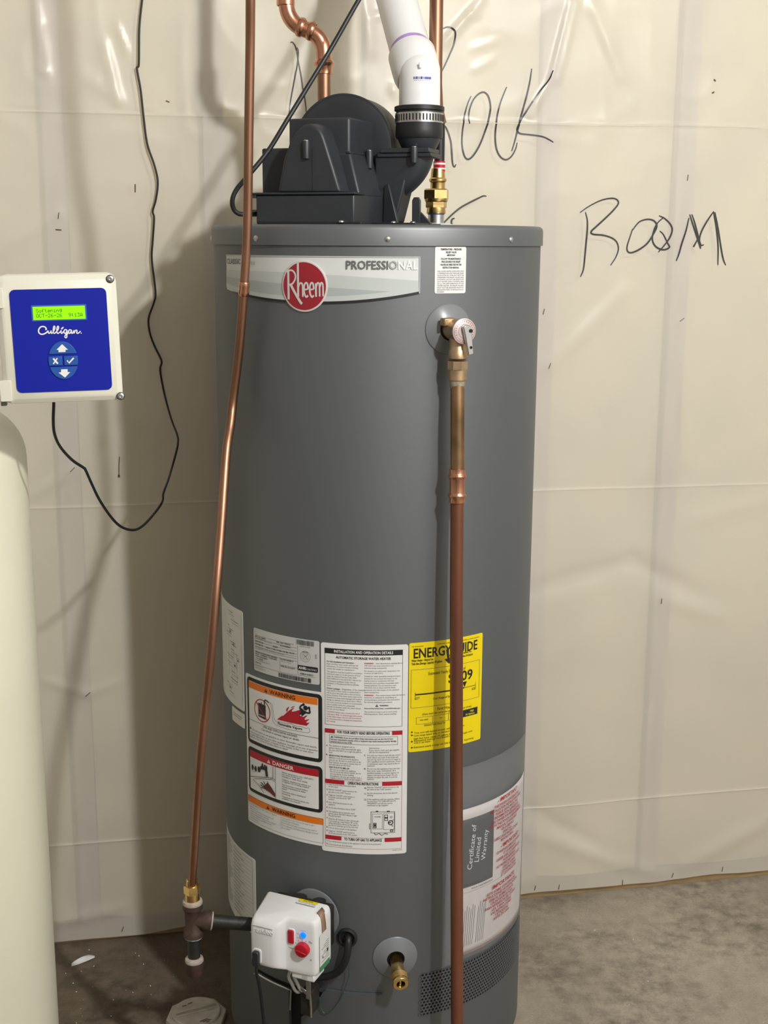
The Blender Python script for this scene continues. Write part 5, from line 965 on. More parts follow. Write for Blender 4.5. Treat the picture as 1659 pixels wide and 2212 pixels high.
# ================================================================== POWER CORD OF THE BLOWER
b = MB(); pts = [at_y(1000, -420, 2.20), at_y(880, -180, 2.16), at_y(775, 0, 2.11), at_y(712, 110, 2.09), at_y(663, 190, 2.07), at_y(620, 260, 2.05), at_y(580, 325, 2.04), at_y(540, 375, 2.03), at_y(512, 408, 2.03), at_y(502, 432, 2.03), at_y(505, 452, 2.035), at_y(517, 462, 2.04), at_y(535, 462, 2.05), bw(-0.174, 0.03, 0.018), bw(-0.160, 0.03, 0.018)]
b.tube(catmull(pts, 8), 0.0038, 14); cord = b.build('power_cord', M_BLACKR, origin=bw(-0.17, 0.03, 0.018)); tag(cord, 'thick black power cord looping from the blower up to the ceiling', 'cord')
b = MB(); b.tube([bw(-0.185, 0.03, 0.018), bw(-0.164, 0.03, 0.018)], 0.0056, 14); b.build('strain_relief', M_BLACKR, cord)

# ================================================================== WATER PIPES ON TOP
YN = TY
hx = at_y(700, 170, YN); hot = empty('hot_water_pipe', (hx.x, hx.y, ZC)); tag(hot, 'copper water pipe with an offset of two elbows rising behind the blower', 'pipe')
RP = 0.0112
def P_(x, y, Y=YN): return at_y(x, y, Y)
b = MB(); b.tube([Vector((hx.x, hx.y, ZC)), Vector((hx.x, hx.y, ZC + 0.1)), Vector((hx.x, hx.y, P_(700, 140).z))], RP, 24); b.build('riser', M_COPPER2, hot)
e1 = fillet([P_(700, 165), P_(700, 85), P_(668, 60), P_(640, 48)], 0.045, 10); 
path = fillet([P_(700, 160), P_(699, 78), P_(621, 50), P_(616, -40)], 0.05, 12)
b = MB(); b.tube(path, RP * 1.18, 24); b.build('elbow_offset', M_COPPER, hot)
d1 = (P_(621, 50) - P_(699, 78)).normalized()
for c_, ax in ((P_(672, 67), d1), (P_(650, 59), d1)):
    b = MB(); b.lathe([(RP * 1.2, -0.006), (RP * 1.38, -0.004), (RP * 1.46, 0.0), (RP * 1.38, 0.004), (RP * 1.2, 0.006)], c_, ax, 28, caps=False); b.build('press_bead', M_COPPER, hot, smooth=60)
b = MB(); b.lathe([(RP * 1.05, -0.016), (RP * 1.25, -0.0155), (RP * 1.25, -0.006), (RP * 1.40, -0.004), (RP * 1.62, 0.0), (RP * 1.40, 0.004), (RP * 1.2, 0.006)], P_(700, 137), UP, 28, caps=False); b.build('press_bead', M_COPPER, hot, smooth=60)
b = MB(); b.lathe([(RP * 1.2, -0.008), (RP * 1.36, -0.007), (RP * 1.36, 0.03), (RP * 1.2, 0.03)], P_(617, 2), UP, 28, caps=False); b.build('press_socket', M_COPPER, hot)
b = MB(); b.tube([P_(616, -30), P_(616, -160), Vector((P_(616, -160).x, YN, 2.70))], RP, 24); b.build('upper_riser', M_COPPER2, hot)
cxp = at_y(942, 470, YN); cold = empty('cold_water_pipe', (cxp.x, cxp.y, ZC)); tag(cold, 'straight copper water pipe beside the vent with brass union and red banded fitting', 'pipe')
Zp = lambda y: at_y(942, y, YN).z
cb0 = Vector((cxp.x, cxp.y, 0)); cb1 = at_y(949, 360, YN); cb1 = Vector((cb1.x, cb1.y, 0))
b = MB(); b.lathe([(0.030, ZC + 0.0002), (0.030, ZC + 0.003), (0.022, ZC + 0.0055), (0.0, ZC + 0.0055)], cb0, UP, 32); b.build('foam_pad', M_PAPER, cold)
b = MB(); b.lathe([(0.0138, ZC + 0.004), (0.0138, Zp(462))], cb0, UP, 28); b.build('nipple', M_STEEL, cold)
b = MB(); b.lathe([(0.0141, Zp(464)), (0.0141, Zp(461))], cb0, UP, 28); b.build('blue_liner_ring', M_BLUE2, cold)
b = MB(); b.lathe([(0.0160, Zp(462)), (0.0165, Zp(459)), (0.0160, Zp(449)), (0.0150, Zp(448))], cb0, UP, 28); b.lathe([(0.0178, Zp(449)), (0.0185, Zp(447)), (0.0185, Zp(437)), (0.0170, Zp(435))], cb0, UP, 6, phase=0.2); b.lathe([(0.0190, Zp(436)), (0.0200, Zp(433)), (0.0200, Zp(429))], cb0, UP, 28); b.build('union_base', M_BRASS, cold, smooth=30)
b = MB(); b.lathe([(0.0215, Zp(431)), (0.0225, Zp(429)), (0.0225, Zp(411)), (0.0205, Zp(408))], cb0, UP, 6, phase=0.35); b.build('union_nut', M_BRASS, cold, smooth=25)
b = MB(); b.lathe([(0.0125, Zp(409)), (0.0125, Zp(396)), (0.0128, Zp(394)), (0.0150, Zp(391)), (0.0150, Zp(387)), (0.0125, Zp(384)), (0.0118, Zp(372)), (0.0110, Zp(364))], cb0 * 0.5 + cb1 * 0.5, UP, 28); b.build('union_tail', M_BRASS, cold)
b = MB(); b.lathe([(0.0085, Zp(373)), (0.0100, Zp(371)), (0.0102, Zp(349)), (0.0090, Zp(348))], cb1, UP, 28); rb = b.build('red_band', M_KNOB, cold)
b = MB(); b.lathe([(0.01035, Zp(366)), (0.01035, Zp(363))], cb1, UP, 28, caps=False); b.lathe([(0.01035, Zp(356)), (0.01035, Zp(352))], cb1, UP, 28, caps=False); b.build('white_stripe', M_WHITE, rb)
b = MB(); b.tube([cb1 + UP * Zp(350), cb1 + UP * Zp(285), cb1 + UP * Zp(262)], [0.0088, 0.0088, 0.0082], 22); b.build('black_sleeve', M_BLACKR, cold)
t0 = at_y(942, 235, YN); t0 = Vector((at_y(941.5, 100, YN).x, YN, 0))
b = MB(); b.tube([cb1 + UP * Zp(268), cb1 * 0.3 + t0 * 0.7 + UP * Zp(235), t0 + UP * Zp(180), t0 + UP * 1.95, t0 + UP * 2.70], RP * 1.02, 24); b.build('riser', M_COPPER2, cold)

# ================================================================== GAS CONTROL VALVE
GT = -23.5; gn, gu = radial(GT); GO = Vector((TX, TY, 0)) + gn * R
grot = Matrix(((gu.x, -gn.x, 0), (gu.y, -gn.y, 0), (0, 0, 1)))       # local x = right, local -y = out of the tank
gas = empty('gas_control_valve', GO + UP * 0.30, grot); tag(gas, 'white gas control valve with red switch, red knob and glowing blue light', 'gas valve')
gz = 0.30
def gl(s, d, z): return Vector((s, -d, z - gz))
# round mounting plate behind
b = MB(); b.lathe([(0.046, 0.0), (0.046, 0.003), (0.043, 0.004), (0.0, 0.004)], gl(0.012, 0.0004, 0.362), (0, -1, 0), 48); b.build('mounting_disc', M_GREYP, gas, local=True)
b = MB(); b.lathe([(0.030, 0.0), (0.030, 0.03)], gl(0.005, 0.0, 0.355), (0, -1, 0), 32); b.box(tuple(gl(-0.055, 0.034, 0.318)), tuple(gl(0.052, 0.004, 0.392))); b.build('valve_body', M_IRON, gas, local=True, bevel=0.004)
b = MB(); b.lathe([(0.012, 0), (0.012, 0.008), (0.0, 0.008)], gl(0.030, 0.020, 0.392), (0, 0, 1), 20); b.lathe([(0.014, 0), (0.014, 0.006), (0.0, 0.006)], gl(-0.008, 0.020, 0.392), (0, 0, 1), 20); b.build('valve_boss', M_IRON, gas, local=True)
# casing: extruded plan outline (left block stands further out than the right panel), narrowing to the front
plan = [(-0.065, 0.030), (0.057, 0.030), (0.0585, 0.040), (0.0575, 0.078), (0.0545, 0.0845), (0.049, 0.0865), (0.012, 0.0885), (0.004, 0.0915), (-0.002, 0.1010), (-0.007, 0.1055), (-0.014, 0.1080), (-0.048, 0.1080), (-0.0535, 0.1050), (-0.056, 0.098)]
N_ = len(plan)
def ztop(d): return 0.4030 - 0.10 * max(0, d - 0.055) - 1.2 * max(0, d - 0.086) * 0.35
def zbot_(s, d): t = min(1, max(0, (s + 0.004) / 0.012)); return (0.3115 * (1 - t) + 0.3005 * t)
b = MB(); levels = [(0.0, 0.955, 0.0), (0.05, 0.99, 0.0), (0.12, 1.0, 0.0), (0.85, 1.0, 0.0), (0.93, 0.985, 0.0), (0.975, 0.95, 0.0), (1.0, 0.88, 0.0)]
vs = []
cx_, cd_ = 0.0, 0.055
for t, k_, _ in levels:
    for (s_, d_) in plan:
        s2, d2 = cx_ + (s_ - cx_) * k_, cd_ + (d_ - cd_) * k_
        if d_ <= 0.031: d2 = d_
        zb0, zt0 = zbot_(s_, d_), ztop(d2); vs.append(gl(s2, d2, zb0 + (zt0 - zb0) * t))
fs = [(j * N_ + i, j * N_ + (i + 1) % N_, (j + 1) * N_ + (i + 1) % N_, (j + 1) * N_ + i) for j in range(len(levels) - 1) for i in range(N_)] + [tuple(range(N_ - 1, -1, -1)), tuple((len(levels) - 1) * N_ + i for i in range(N_))]
b.add(vs, fs); case = b.build('casing', M_WHITEP, gas, local=True, smooth=50, bevel=0.0015)
fl_ = lambda off: (lambda x, z, o: WM[gas.name] @ gl(x, 0.1084 + off + o, z))
fr_ = lambda off: (lambda x, z, o: WM[gas.name] @ gl(x, 0.0878 - (x - 0.03) * 0.045 + off + o, z))
# embossed name on the left block
b = MB(); p = Print(); p.text('resideo', -0.0475, 0.3730, 0.0088, M_WHITEP, 1, w=0.038); p.rect(-0.048, 0.3850, -0.0095, 0.3854, M_WHITEP, 1); o = p.build('embossed_name', fl_(0.0), case); sd = o.modifiers.new('relief', 'SOLIDIFY'); sd.thickness = 0.0011; sd.offset = 0
# cord socket
b = MB(); fr = (gl(0, 0.107, 0), Vector((1, 0, 0)), UP, Vector((0, -1, 0))); fr = (gl(0, 0, gz), Vector((1, 0, 0)), UP, Vector((0, -1, 0)))
zz0 = lambda z: z - gz
b.prism([(x, z - gz) for x, z in rrect(-0.0485, 0.3165, -0.0325, 0.3430, 0.005)], fr, 0.1070, 0.1098); b.build('socket_rim', M_WHITEP, gas, local=True, bevel=0.0008)
b = MB(); b.prism([(x, z - gz) for x, z in rrect(-0.0470, 0.3130, -0.0350, 0.3400, 0.004)], fr, 0.1060, 0.1160); b.build('plug', M_BLACKP, gas, local=True, bevel=0.0015)
b = MB(); b.tube(catmull([gl(-0.041, 0.110, 0.318), gl(-0.041, 0.111, 0.300), gl(-0.040, 0.104, 0.270), gl(-0.040, 0.095, 0.22), gl(-0.040, 0.085, 0.15), gl(-0.040, 0.07, 0.09), gl(-0.045, 0.06, 0.05), gl(-0.06, 0.07, 0.008), gl(-0.12, 0.09, 0.004)], 6), 0.0027, 12); b.build('plug_cord', M_BLACKR, gas, local=True)
# rocker switch, LED, knob on the right panel
def rp(x, z, off): return gl(x, 0.0878 - (x - 0.03) * 0.045 + off, z)
def rpr(b, poly, o0_, o1_, mi=0): n_ = Vector((0.045, -1, 0)).normalized(); a_ = Vector((1, 0.045, 0)).normalized(); b.prism(poly, (gl(0, 0.0878 + 0.03 * 0.045, gz), a_, UP, n_), o0_, o1_, mi)
b = MB(); rpr(b, [(x, z - gz) for x, z in rrect(0.0065, 0.3470, 0.0200, 0.3820, 0.004)], -0.001, 0.0016); b.build('switch_rim', M_WHITEP, gas, local=True, bevel=0.0008)
b = MB(); rpr(b, [(x, z - gz) for x, z in rrect(0.0080, 0.3560, 0.0185, 0.3800, 0.002)], 0.0, 0.0042); b.build('red_switch', M_KNOB, gas, local=True, bevel=0.0015)
b = MB(); b.lathe([(0.0052, 0.0), (0.0050, 0.0016), (0.0030, 0.0030), (0.0, 0.0034)], rp(0.0350, 0.3745, 0.0), (0.045, -1, 0), 24); b.build('status_light', M_LED, gas, local=True)
b = MB(); kd = Vector((0.045, -1, 0.0)); b.lathe([(0.0125, 0.0), (0.0122, 0.006), (0.0112, 0.0085), (0.0095, 0.0092), (0.0, 0.0092)], rp(0.0345, 0.3500, 0.0005), kd, 36); kn = b.build('red_knob', M_KNOB, gas, local=True)
b = MB(); b.box((-0.0095, 0.0, -0.0016), (0.0095, 0.0015, 0.0016), M=Matrix.Translation(rp(0.0345, 0.3480, 0.0110)) @ Matrix.Rotation(0.25, 4, 'Y')); b.build('knob_ridge', M_KNOB, kn, local=True, bevel=0.0008)
p = Print(); p.text('ON', 0.0225, 0.3745, 0.0022, M_INKL, 1); p.text('OFF', 0.0225, 0.3670, 0.0022, M_INKL, 1); p.text('STATUS', 0.0350, 0.3815, 0.0018, M_INKL, 1, align='c'); p.build('switch_print', fr_(0.0006), gas); p = Print(); p.text('HOT', 0.0165, 0.3480, 0.0022, M_INKL, 1)
for a in (150, 120, 95, 70): t = math.radians(a); p.stroke([(0.0345 + 0.0142 * math.cos(t), 0.3500 + 0.0142 * math.sin(t)), (0.0345 + 0.0165 * math.cos(t), 0.3500 + 0.0165 * math.sin(t))], 0.0008, M_INKG, 1)
p.build('dial_marks', fr_(0.0006), gas); p = Print(); p.text('VH', 0.0440, 0.3640, 0.0034, M_INKG, 1, rot=-20); p.build('dial_letters', fr_(0.0006), gas); p = Print(); p.text('A', 0.0470, 0.3310, 0.0034, M_INKG, 1)
p.build('low_mark', fr_(0.0006), gas)
# caution sticker on the top slope, side stickers
p = Print(); zt2 = lambda d: ztop(d)
def tmap(x, y, o): return WM[gas.name] @ gl(x, y, ztop(y) + 0.0012 + o)
p.rr(0.000, 0.0340, 0.0370, 0.0470, 0.0025, M_WHITE, 1); p.rr(0.0005, 0.0335, 0.0368, 0.0395, 0.0022, M_YELLOW, 2)
for i, l in enumerate(('Do not step on valve', 'Damage to control may')): pass
def tmap2(x, y, o): return tmap(x, 0.080 - y, o)
q = Print(); q.rr(0.000, 0.0330, 0.0370, 0.0460, 0.0025, M_WHITE, 1); q.rr(0.0, 0.0398, 0.0370, 0.0465, 0.0025, M_YELLOW, 2); q.text('CAUTION', 0.0185, 0.0416, 0.0034, M_INK, 3, align='c', bold=True, w=0.018)
q.text('Do not use or store', 0.002, 0.0372, 0.0018, M_INK, 3, w=0.033, bold=True); q.text('combustible near unit', 0.002, 0.0345, 0.0016, M_INKG, 3, w=0.033)
q.build('caution_sticker', tmap2, gas)
q = Print(); smap = lambda x, z, o: WM[gas.name] @ gl(0.0586 + o - 0.0006 * 0, x, z)
q.rect(0.0405, 0.3050, 0.0765, 0.3720, M_PAPER, 1); q.rect(0.0405, 0.3050, 0.0765, 0.3150, M_GREEN, 2)
for k in range(9): q.rect(0.043, 0.3200 + k * 0.0038, 0.070 - 0.008 * (k % 3), 0.3210 + k * 0.0038, M_INKG, 2)
q.rect(0.046, 0.330, 0.050, 0.336, M_INK, 3); q.rect(0.064, 0.326, 0.067, 0.330, M_INK, 3); q.build('side_sticker', lambda x, z, o: smap(x, z, o + 0.0004), gas)
b = MB(); vs = []
tp = [(0.047, 0.052, 0.4045), (0.054, 0.056, 0.4020), (0.0575, 0.060, 0.3960), (0.0592, 0.060, 0.385), (0.0592, 0.058, 0.365), (0.0592, 0.062, 0.350)]
for i, (s_, d_, z_) in enumerate(tp): w_ = 0.007 + (0.002 if i < 2 else 0); vs += [gl(s_, d_ - w_, z_), gl(s_, d_ + w_ - (0.003 if i == 5 else 0), z_)]
b.add(vs, [(2 * i, 2 * i + 1, 2 * i + 3, 2 * i + 2) for i in range(5)]); o = b.build('brown_tape', M_CARD, gas, local=True, smooth=60); sd = o.modifiers.new('t', 'SOLIDIFY'); sd.thickness = 0.0005
# underside hardware
b = MB(); b.box(tuple(gl(0.010, 0.084, 0.289)), tuple(gl(0.052, 0.045, 0.304))); b.build('lower_tray', M_WHITEP, gas, local=True, bevel=0.002)
b = MB(); b.box(tuple(gl(0.030, 0.0845, 0.2925)), tuple(gl(0.040, 0.083, 0.3005))); b.build('tray_window', M_PAPERG, gas, local=True)
b = MB(); b.box(tuple(gl(0.020, 0.052, 0.232)), tuple(gl(0.029, 0.050, 0.300))); b.hexa([gl(0.004, 0.052, 0.250), gl(0.022, 0.052, 0.238), gl(0.022, 0.050, 0.238), gl(0.004, 0.050, 0.250)], [gl(0.004, 0.052, 0.256), gl(0.022, 0.052, 0.246), gl(0.022, 0.050, 0.246), gl(0.004, 0.050, 0.256)]); b.build('steel_strap', M_STEEL, gas, local=True, bevel=0.0006)
for s_, d_ in ((-0.002, 0.066), (0.005, 0.060)):
    b = MB(); b.tube(catmull([gl(s_, d_, 0.306), gl(s_ + 0.001, d_, 0.290), gl(s_ - 0.003, d_, 0.276), gl(s_, d_ - 0.004, 0.262), gl(s_ + 0.004, d_ - 0.015, 0.24), gl(s_ + 0.006, d_ - 0.045, 0.225)], 5), 0.0028, 10); b.build('lead_wire', M_PAPERG, gas, local=True)
b = MB(); b.box(tuple(gl(-0.028, 0.070, 0.300)), tuple(gl(-0.024, 0.060, 0.314))); b.build('clip', M_WHITEP, gas, local=True)
b = MB(); b.box(tuple(gl(-0.035, 0.06, 0.300)), tuple(gl(0.010, 0.03, 0.316))); b.build('lower_body', M_IRON, gas, local=True, bevel=0.003)
b = MB(); b.box(tuple(gl(0.006, 0.046, 0.195)), tuple(gl(0.026, 0.012, 0.240))); b.build('pilot_block', M_IRON, gas, local=True, bevel=0.002)
b = MB(); b.tube([gl(0.0270, 0.050, 0.240), gl(0.0275, 0.048, 0.215), gl(0.0265, 0.046, 0.195)], 0.0020, 10); b.build('pilot_tube', M_STEEL, gas, local=True)

# ================================================================== GAS PIPING
gp = WM[gas.name]
zi = 0.341
in0 = gp @ gl(-0.050, 0.034, zi); ndir = -gu
teec = at_y(417, 1986, 1.922)
# aim the nipple from valve to tee, level
teec = Vector((teec.x, teec.y, teec.z)); nip_dir = (teec - in0).normalized()
iron = empty('iron_gas_tee', (teec.x, teec.y, teec.z - 0.10)); tag(iron, 'black iron gas tee with capped drip leg beside the gas valve', 'pipe fitting')
b = MB(); b.tube([in0, teec - nip_dir * 0.026], 0.0114, 24); b.build('branch_nipple', M_IRON, iron)
b = MB(); b.lathe([(0.0150, 0.0), (0.0150, 0.008), (0.0135, 0.010), (0.0135, 0.024)], gp @ gl(-0.064, 0.034 + 0.0, zi), (in0 - teec) * -1, 24); b.build('inlet_ring', M_IRON, iron)
b = MB(); b.lathe([(0.0168, 0.030), (0.0172, 0.022), (0.0140, 0.018), (0.0135, 0.0), (0.0135, -0.016), (0.0165, -0.020), (0.0170, -0.030)], teec, UP, 28); b.lathe([(0.0130, 0.0), (0.0136, 0.014), (0.0165, 0.018), (0.0170, 0.030), (0.0155, 0.031)], teec, -nip_dir, 28); b.build('tee_body', M_IRONB, iron)
b = MB(); b.lathe([(0.0158, 0.0300), (0.0155, 0.0328), (0.0118, 0.0338)], teec, -nip_dir, 24); b.build('branch_sealant', M_DOPE, iron)
b = MB(); b.lathe([(0.0166, 0.0295), (0.0172, 0.0325), (0.0160, 0.0360), (0.0125, 0.0375)], teec, UP, 28); b.build('top_sealant', M_DOPE, iron)
b = MB(); b.lathe([(0.0150, -0.029), (0.0154, -0.0325), (0.0112, -0.0345)], teec, UP, 20); b.build('bottom_sealant', M_DOPEB, iron)
b = MB(); b.lathe([(0.0106, -0.028), (0.0106, -0.085)], teec, UP, 24); b.build('drip_leg', M_IRON, iron)
b = MB(); b.lathe([(0.0110, -0.070), (0.0150, -0.0725), (0.0160, -0.076), (0.0155, -0.079)], teec, UP, 24); b.build('cap_sealant', M_DOPE, iron)
b = MB(); b.lathe([(0.0165, -0.078), (0.0170, -0.086), (0.0155, -0.089), (0.0153, -0.099), (0.0110, -0.106), (0.0, -0.107)], teec, UP, 24); b.build('drip_cap', M_IRONB, iron)
gl_pts = [(541, -250, 1.885), (541, -100, 1.895), (541, 0, 1.905), (540, 120, 1.925), (537, 300, 1.94), (534, 500, 1.955), (527, 625, 1.965), (517, 750, 1.985), (504, 860, 1.998), (498, 916, 1.985), (489, 979, 1.96), (477, 1150, 1.915), (465, 1300, 1.88), (452, 1450, 1.872), (436, 1600, 1.878), (425, 1750, 1.892), (416, 1895, 1.915)]
ftop = Vector((teec.x, teec.y, teec.z + 0.042)); fit_z = at_y(416, 1903, 1.918).z
gline = empty('copper_gas_line', (teec.x, teec.y, ftop.z)); tag(gline, 'thin bent copper gas tube dropping in front of the tank to the iron tee', 'pipe')
GP = [at_y(*q) for q in gl_pts] + [Vector((teec.x, teec.y, fit_z - 0.01))]
GP = [GP[0] + Vector((-0.02, 0.0, 2.70 - GP[0].z)), GP[0] + Vector((-0.004, 0.0, 0.25))] + GP
b = MB(); b.tube(catmull(GP[:9], 6), 0.0070, 18); b.build('upper_tube', M_COPPER2, gline)
b = MB(); b.tube(catmull(GP[8:], 6), 0.0072, 18); b.build('lower_tube', M_COPPER2, gline)
dj = (GP[9] - GP[7]).normalized(); b = MB(); b.lathe([(0.0076, -0.012), (0.0084, -0.010), (0.0086, -0.004), (0.0080, 0.0), (0.0092, 0.004), (0.0084, 0.008), (0.0074, 0.010)], GP[8], dj, 22, caps=False); b.build('joint_sleeve', M_COPPER, gline)
b = MB(); b.lathe([(0.0080, fit_z - teec.z + 0.002), (0.0100, fit_z - teec.z), (0.0108, fit_z - teec.z - 0.018), (0.0112, fit_z - teec.z - 0.020)], teec, UP, 24); b.lathe([(0.0135, 0.064), (0.0142, 0.062), (0.0142, 0.050), (0.0135, 0.049)], teec, UP, 6, phase=0.3); b.lathe([(0.0125, 0.050), (0.0130, 0.041), (0.0130, 0.036)], teec, UP, 24); b.lathe([(0.0112, fit_z - teec.z - 0.019), (0.0112, 0.060)], teec, UP, 24); b.build('flare_fitting', M_BRASS, gline, smooth=30)

# ================================================================== SOFTENER CONTROLLER
CA = math.radians(10.5); CR = math.radians(1.24)
cu_ = Vector((math.cos(CA), math.sin(CA), 0)); cn_ = Vector((math.sin(CA), -math.cos(CA), 0))
ca = (cu_ * math.cos(CR) + UP * math.sin(CR)); cb_ = (UP * math.cos(CR) - cu_ * math.sin(CR))
CO = at_y(132, 735, 1.82)
crot = Matrix(((ca.x, -cn_.x, cb_.x), (ca.y, -cn_.y, cb_.y), (ca.z, -cn_.z, cb_.z)))
ctl = empty('softener_controller', CO, crot); tag(ctl, 'cream wall-box controller with blue panel, green screen and oval keypad', 'controller')
def cl_(x, y, off=0.0): P = on_plane(x, y, CO + cn_ * off, cn_); q = P - CO; return q.dot(ca), q.dot(cb_)
cc = lambda x, y, off=0.0: cl_(x / 3.95, 560 + y / 3.95, off)
fr = (Vector((0, 0, 0)), Vector((1, 0, 0)), UP, Vector((0, -1, 0)))
xr, zt = cl_(240, 592); xr2, zb_ = cl_(266, 866); xl = cl_(4, 735)[0] - 0.004; xr = (xr + xr2) / 2 + 0.003
zt = (cl_(240, 594)[1] + cl_(10, 592)[1]) / 2; zb_ = (cl_(262, 862)[1] + cl_(20, 876)[1]) / 2
b = MB(); b.prism(rrect(xl + 0.002, zb_ + 0.002, xr - 0.002, zt + 0.001, 0.012), fr, -0.055, -0.018); b.build('back_case', M_CREAM, ctl, local=True, bevel=0.003)
b = MB(); b.prism(rrect(xl, zb_, xr, zt, 0.012), fr, -0.018, -0.006); b.prism(rrect(xl, zb_, xr, zt, 0.012), fr, -0.006, -0.001, taper=rrect(xl + 0.007, zb_ + 0.007, xr - 0.007, zt - 0.007, 0.009)); b.build('front_lid', M_CREAM, ctl, local=True, bevel=0.0012)
q0, q1 = cc(75, 258), cc(965, 1140); pxl = (cc(75, 300)[0] + cc(147, 1100)[0]) / 2; pxr = (cc(898, 300)[0] + cc(966, 1080)[0]) / 2; pzt = (cc(130, 257)[1] + cc(860, 247)[1]) / 2; pzb = (cc(200, 1140)[1] + cc(920, 1112)[1]) / 2
b = MB(); b.prism(rrect(pxl, pzb, pxr, pzt, 0.0075), fr, -0.0015, 0.0004); b.build('blue_panel', M_BLUE, ctl, local=True)
cm = lambda off: (lambda x, z, o: WM[ctl.name] @ Vector((x, -(off + o), z)))
def cen(a_, c_): return (a_ + c_) / 2
lx0, lx1 = cen(cc(276, 405)[0], cc(288, 515)[0]), cen(cc(722, 400)[0], cc(732, 510)[0]); lz1, lz0 = cen(cc(280, 404)[1], cc(722, 398)[1]), cen(cc(288, 518)[1], cc(730, 508)[1])
b = MB(); b.prism(rrect(lx0 - 0.0022, lz0 - 0.0018, lx1 + 0.0022, lz1 + 0.0022, 0.0008), fr, 0.0, 0.0009); b.build('screen_bezel', M_LCDF, ctl, local=True)
b = MB(); b.prism(rrect(lx0, lz0, lx1, lz1, 0.0003), fr, 0.0002, 0.0012); scr = b.build('lcd_screen', M_LCD, ctl, local=True); tag(scr, 'lit lime green two line text screen')
FONT = {'S': '01110,10001,10000,01110,00001,10001,01110', 'o': '00000,00000,01110,10001,10001,10001,01110', 'f': '00110,01001,01000,11100,01000,01000,01000', 't': '01000,01000,11100,01000,01000,01001,00110', 'e': '00000,00000,01110,10001,11111,10000,01110', 'n': '00000,00000,10110,11001,10001,10001,10001', 'i': '00100,00000,01100,00100,00100,00100,01110', 'g': '00000,01111,10001,10001,01111,00001,01110', 'O': '01110,10001,10001,10001,10001,10001,01110', 'C': '01110,10001,10000,10000,10000,10001,01110', 'T': '11111,00100,00100,00100,00100,00100,00100', '-': '00000,00000,00000,11111,00000,00000,00000', '2': '01110,10001,00001,00010,00100,01000,11111', '6': '00110,01000,10000,11110,10001,10001,01110', '9': '01110,10001,10001,01111,00001,00010,01100', ':': '00000,01100,01100,00000,01100,01100,00000', '1': '00100,01100,00100,00100,00100,00100,01110', '3': '11111,00010,00100,00010,00001,10001,01110', 'A': '01110,10001,10001,10001,11111,10001,10001'}
p = Print(); x0_ = cc(310, 480)[0]; x1_ = cc(706, 480)[0]; pit = (x1_ - x0_) / 15.85; dxp = pit / 6.0
for row, (st_, zt_) in enumerate((('Softening', cen(cc(310, 424)[1], cc(530, 420)[1])), ('OCT-26-26  9:13A', cen(cc(312, 464)[1], cc(706, 458)[1])))):
    dzp = (cc(310, 464)[1] - cc(310, 496)[1]) / 7
    for i, ch in enumerate(st_):
        if ch == ' ': continue
        for r_, bits in enumerate(FONT[ch].split(',')):
            for c_, bit in enumerate(bits):
                if bit == '1': X = x0_ + i * pit + c_ * dxp; Z = zt_ - r_ * dzp; p.rect(X, Z - dzp * 0.98, X + dxp * 0.98, Z, M_LCDT, 1)
p.build('screen_text', cm(0.0013), scr)
p = Print()
def cs_(pts, w=0.0016, sm=5): p.stroke([cc(*q) for q in pts], w, M_WHITE, 1, smooth=sm)
zq = lambda pts: [(276.5 + x * 0.5394, 316 + y * 0.5394) for x, y in pts]
cs_(zq([(205, 527), (221, 520), (205, 490), (165, 477), (125, 490), (100, 530), (102, 570), (130, 597), (165, 600), (205, 585), (235, 562), (251, 543)]), 0.0019)
cs_(zq([(251, 543), (252, 572), (264, 586), (284, 570), (298, 541)])); cs_(zq([(298, 541), (296, 570), (307, 586), (326, 568), (346, 533), (357, 495), (347, 470), (335, 490), (330, 530), (332, 570), (345, 586), (364, 576), (395, 542), (415, 503), (410, 475), (396, 480), (387, 520), (388, 565), (401, 586), (422, 578)]))
cs_(zq([(422, 578), (440, 562), (456, 539), (453, 570), (463, 586), (480, 573), (498, 552)])); cs_(zq([(455, 516), (466, 500), (490, 487), (482, 505), (467, 518), (455, 516)]), 0.0010)
cs_(zq([(547, 537), (522, 525), (502, 545), (501, 573), (519, 586), (538, 567), (549, 537)])); cs_(zq([(549, 537), (544, 585), (523, 613), (514, 640), (529, 656), (546, 640), (546, 608), (562, 582), (580, 556)]))
cs_(zq([(618, 537), (592, 529), (572, 550), (573, 577), (591, 586), (610, 562), (622, 535)])); cs_(zq([(622, 535), (618, 570), (628, 586), (645, 570), (661, 539), (658, 586)])); cs_(zq([(658, 586), (674, 550), (696, 534), (706, 550), (700, 574), (715, 586), (740, 572), (761, 550)]))
p.disc(*cc(693, 630), 0.0008, M_WHITE, 1, 8); p.build('script_lettering', cm(0.0006), ctl)
ocx, ocz = cc(540, 862); orx = (cc(668, 862)[0] - cc(414, 862)[0]) / 2; orz = (cc(530, 700)[1] - cc(550, 1022)[1]) / 2; oshift = (cc(550, 1022)[0] - cc(530, 700)[0]) / 2 
zA, zB, zC2, zD = cc(540, 806)[1], cc(540, 826)[1], cc(540, 905)[1], cc(540, 918)[1]
def ell(x_side, z): return ocx + x_side * orx * math.sqrt(max(0, 1 - ((z - ocz) / orz) ** 2))
def button(poly, name, art):
    b = MB(); b.prism(poly, fr, 0.0002, 0.0022); bt = b.build(name, M_BLUE2, ctl, local=True, bevel=0.0006); pr = Print(); art(pr); pr.build('button_symbol', cm(0.0024), bt)
n = 14
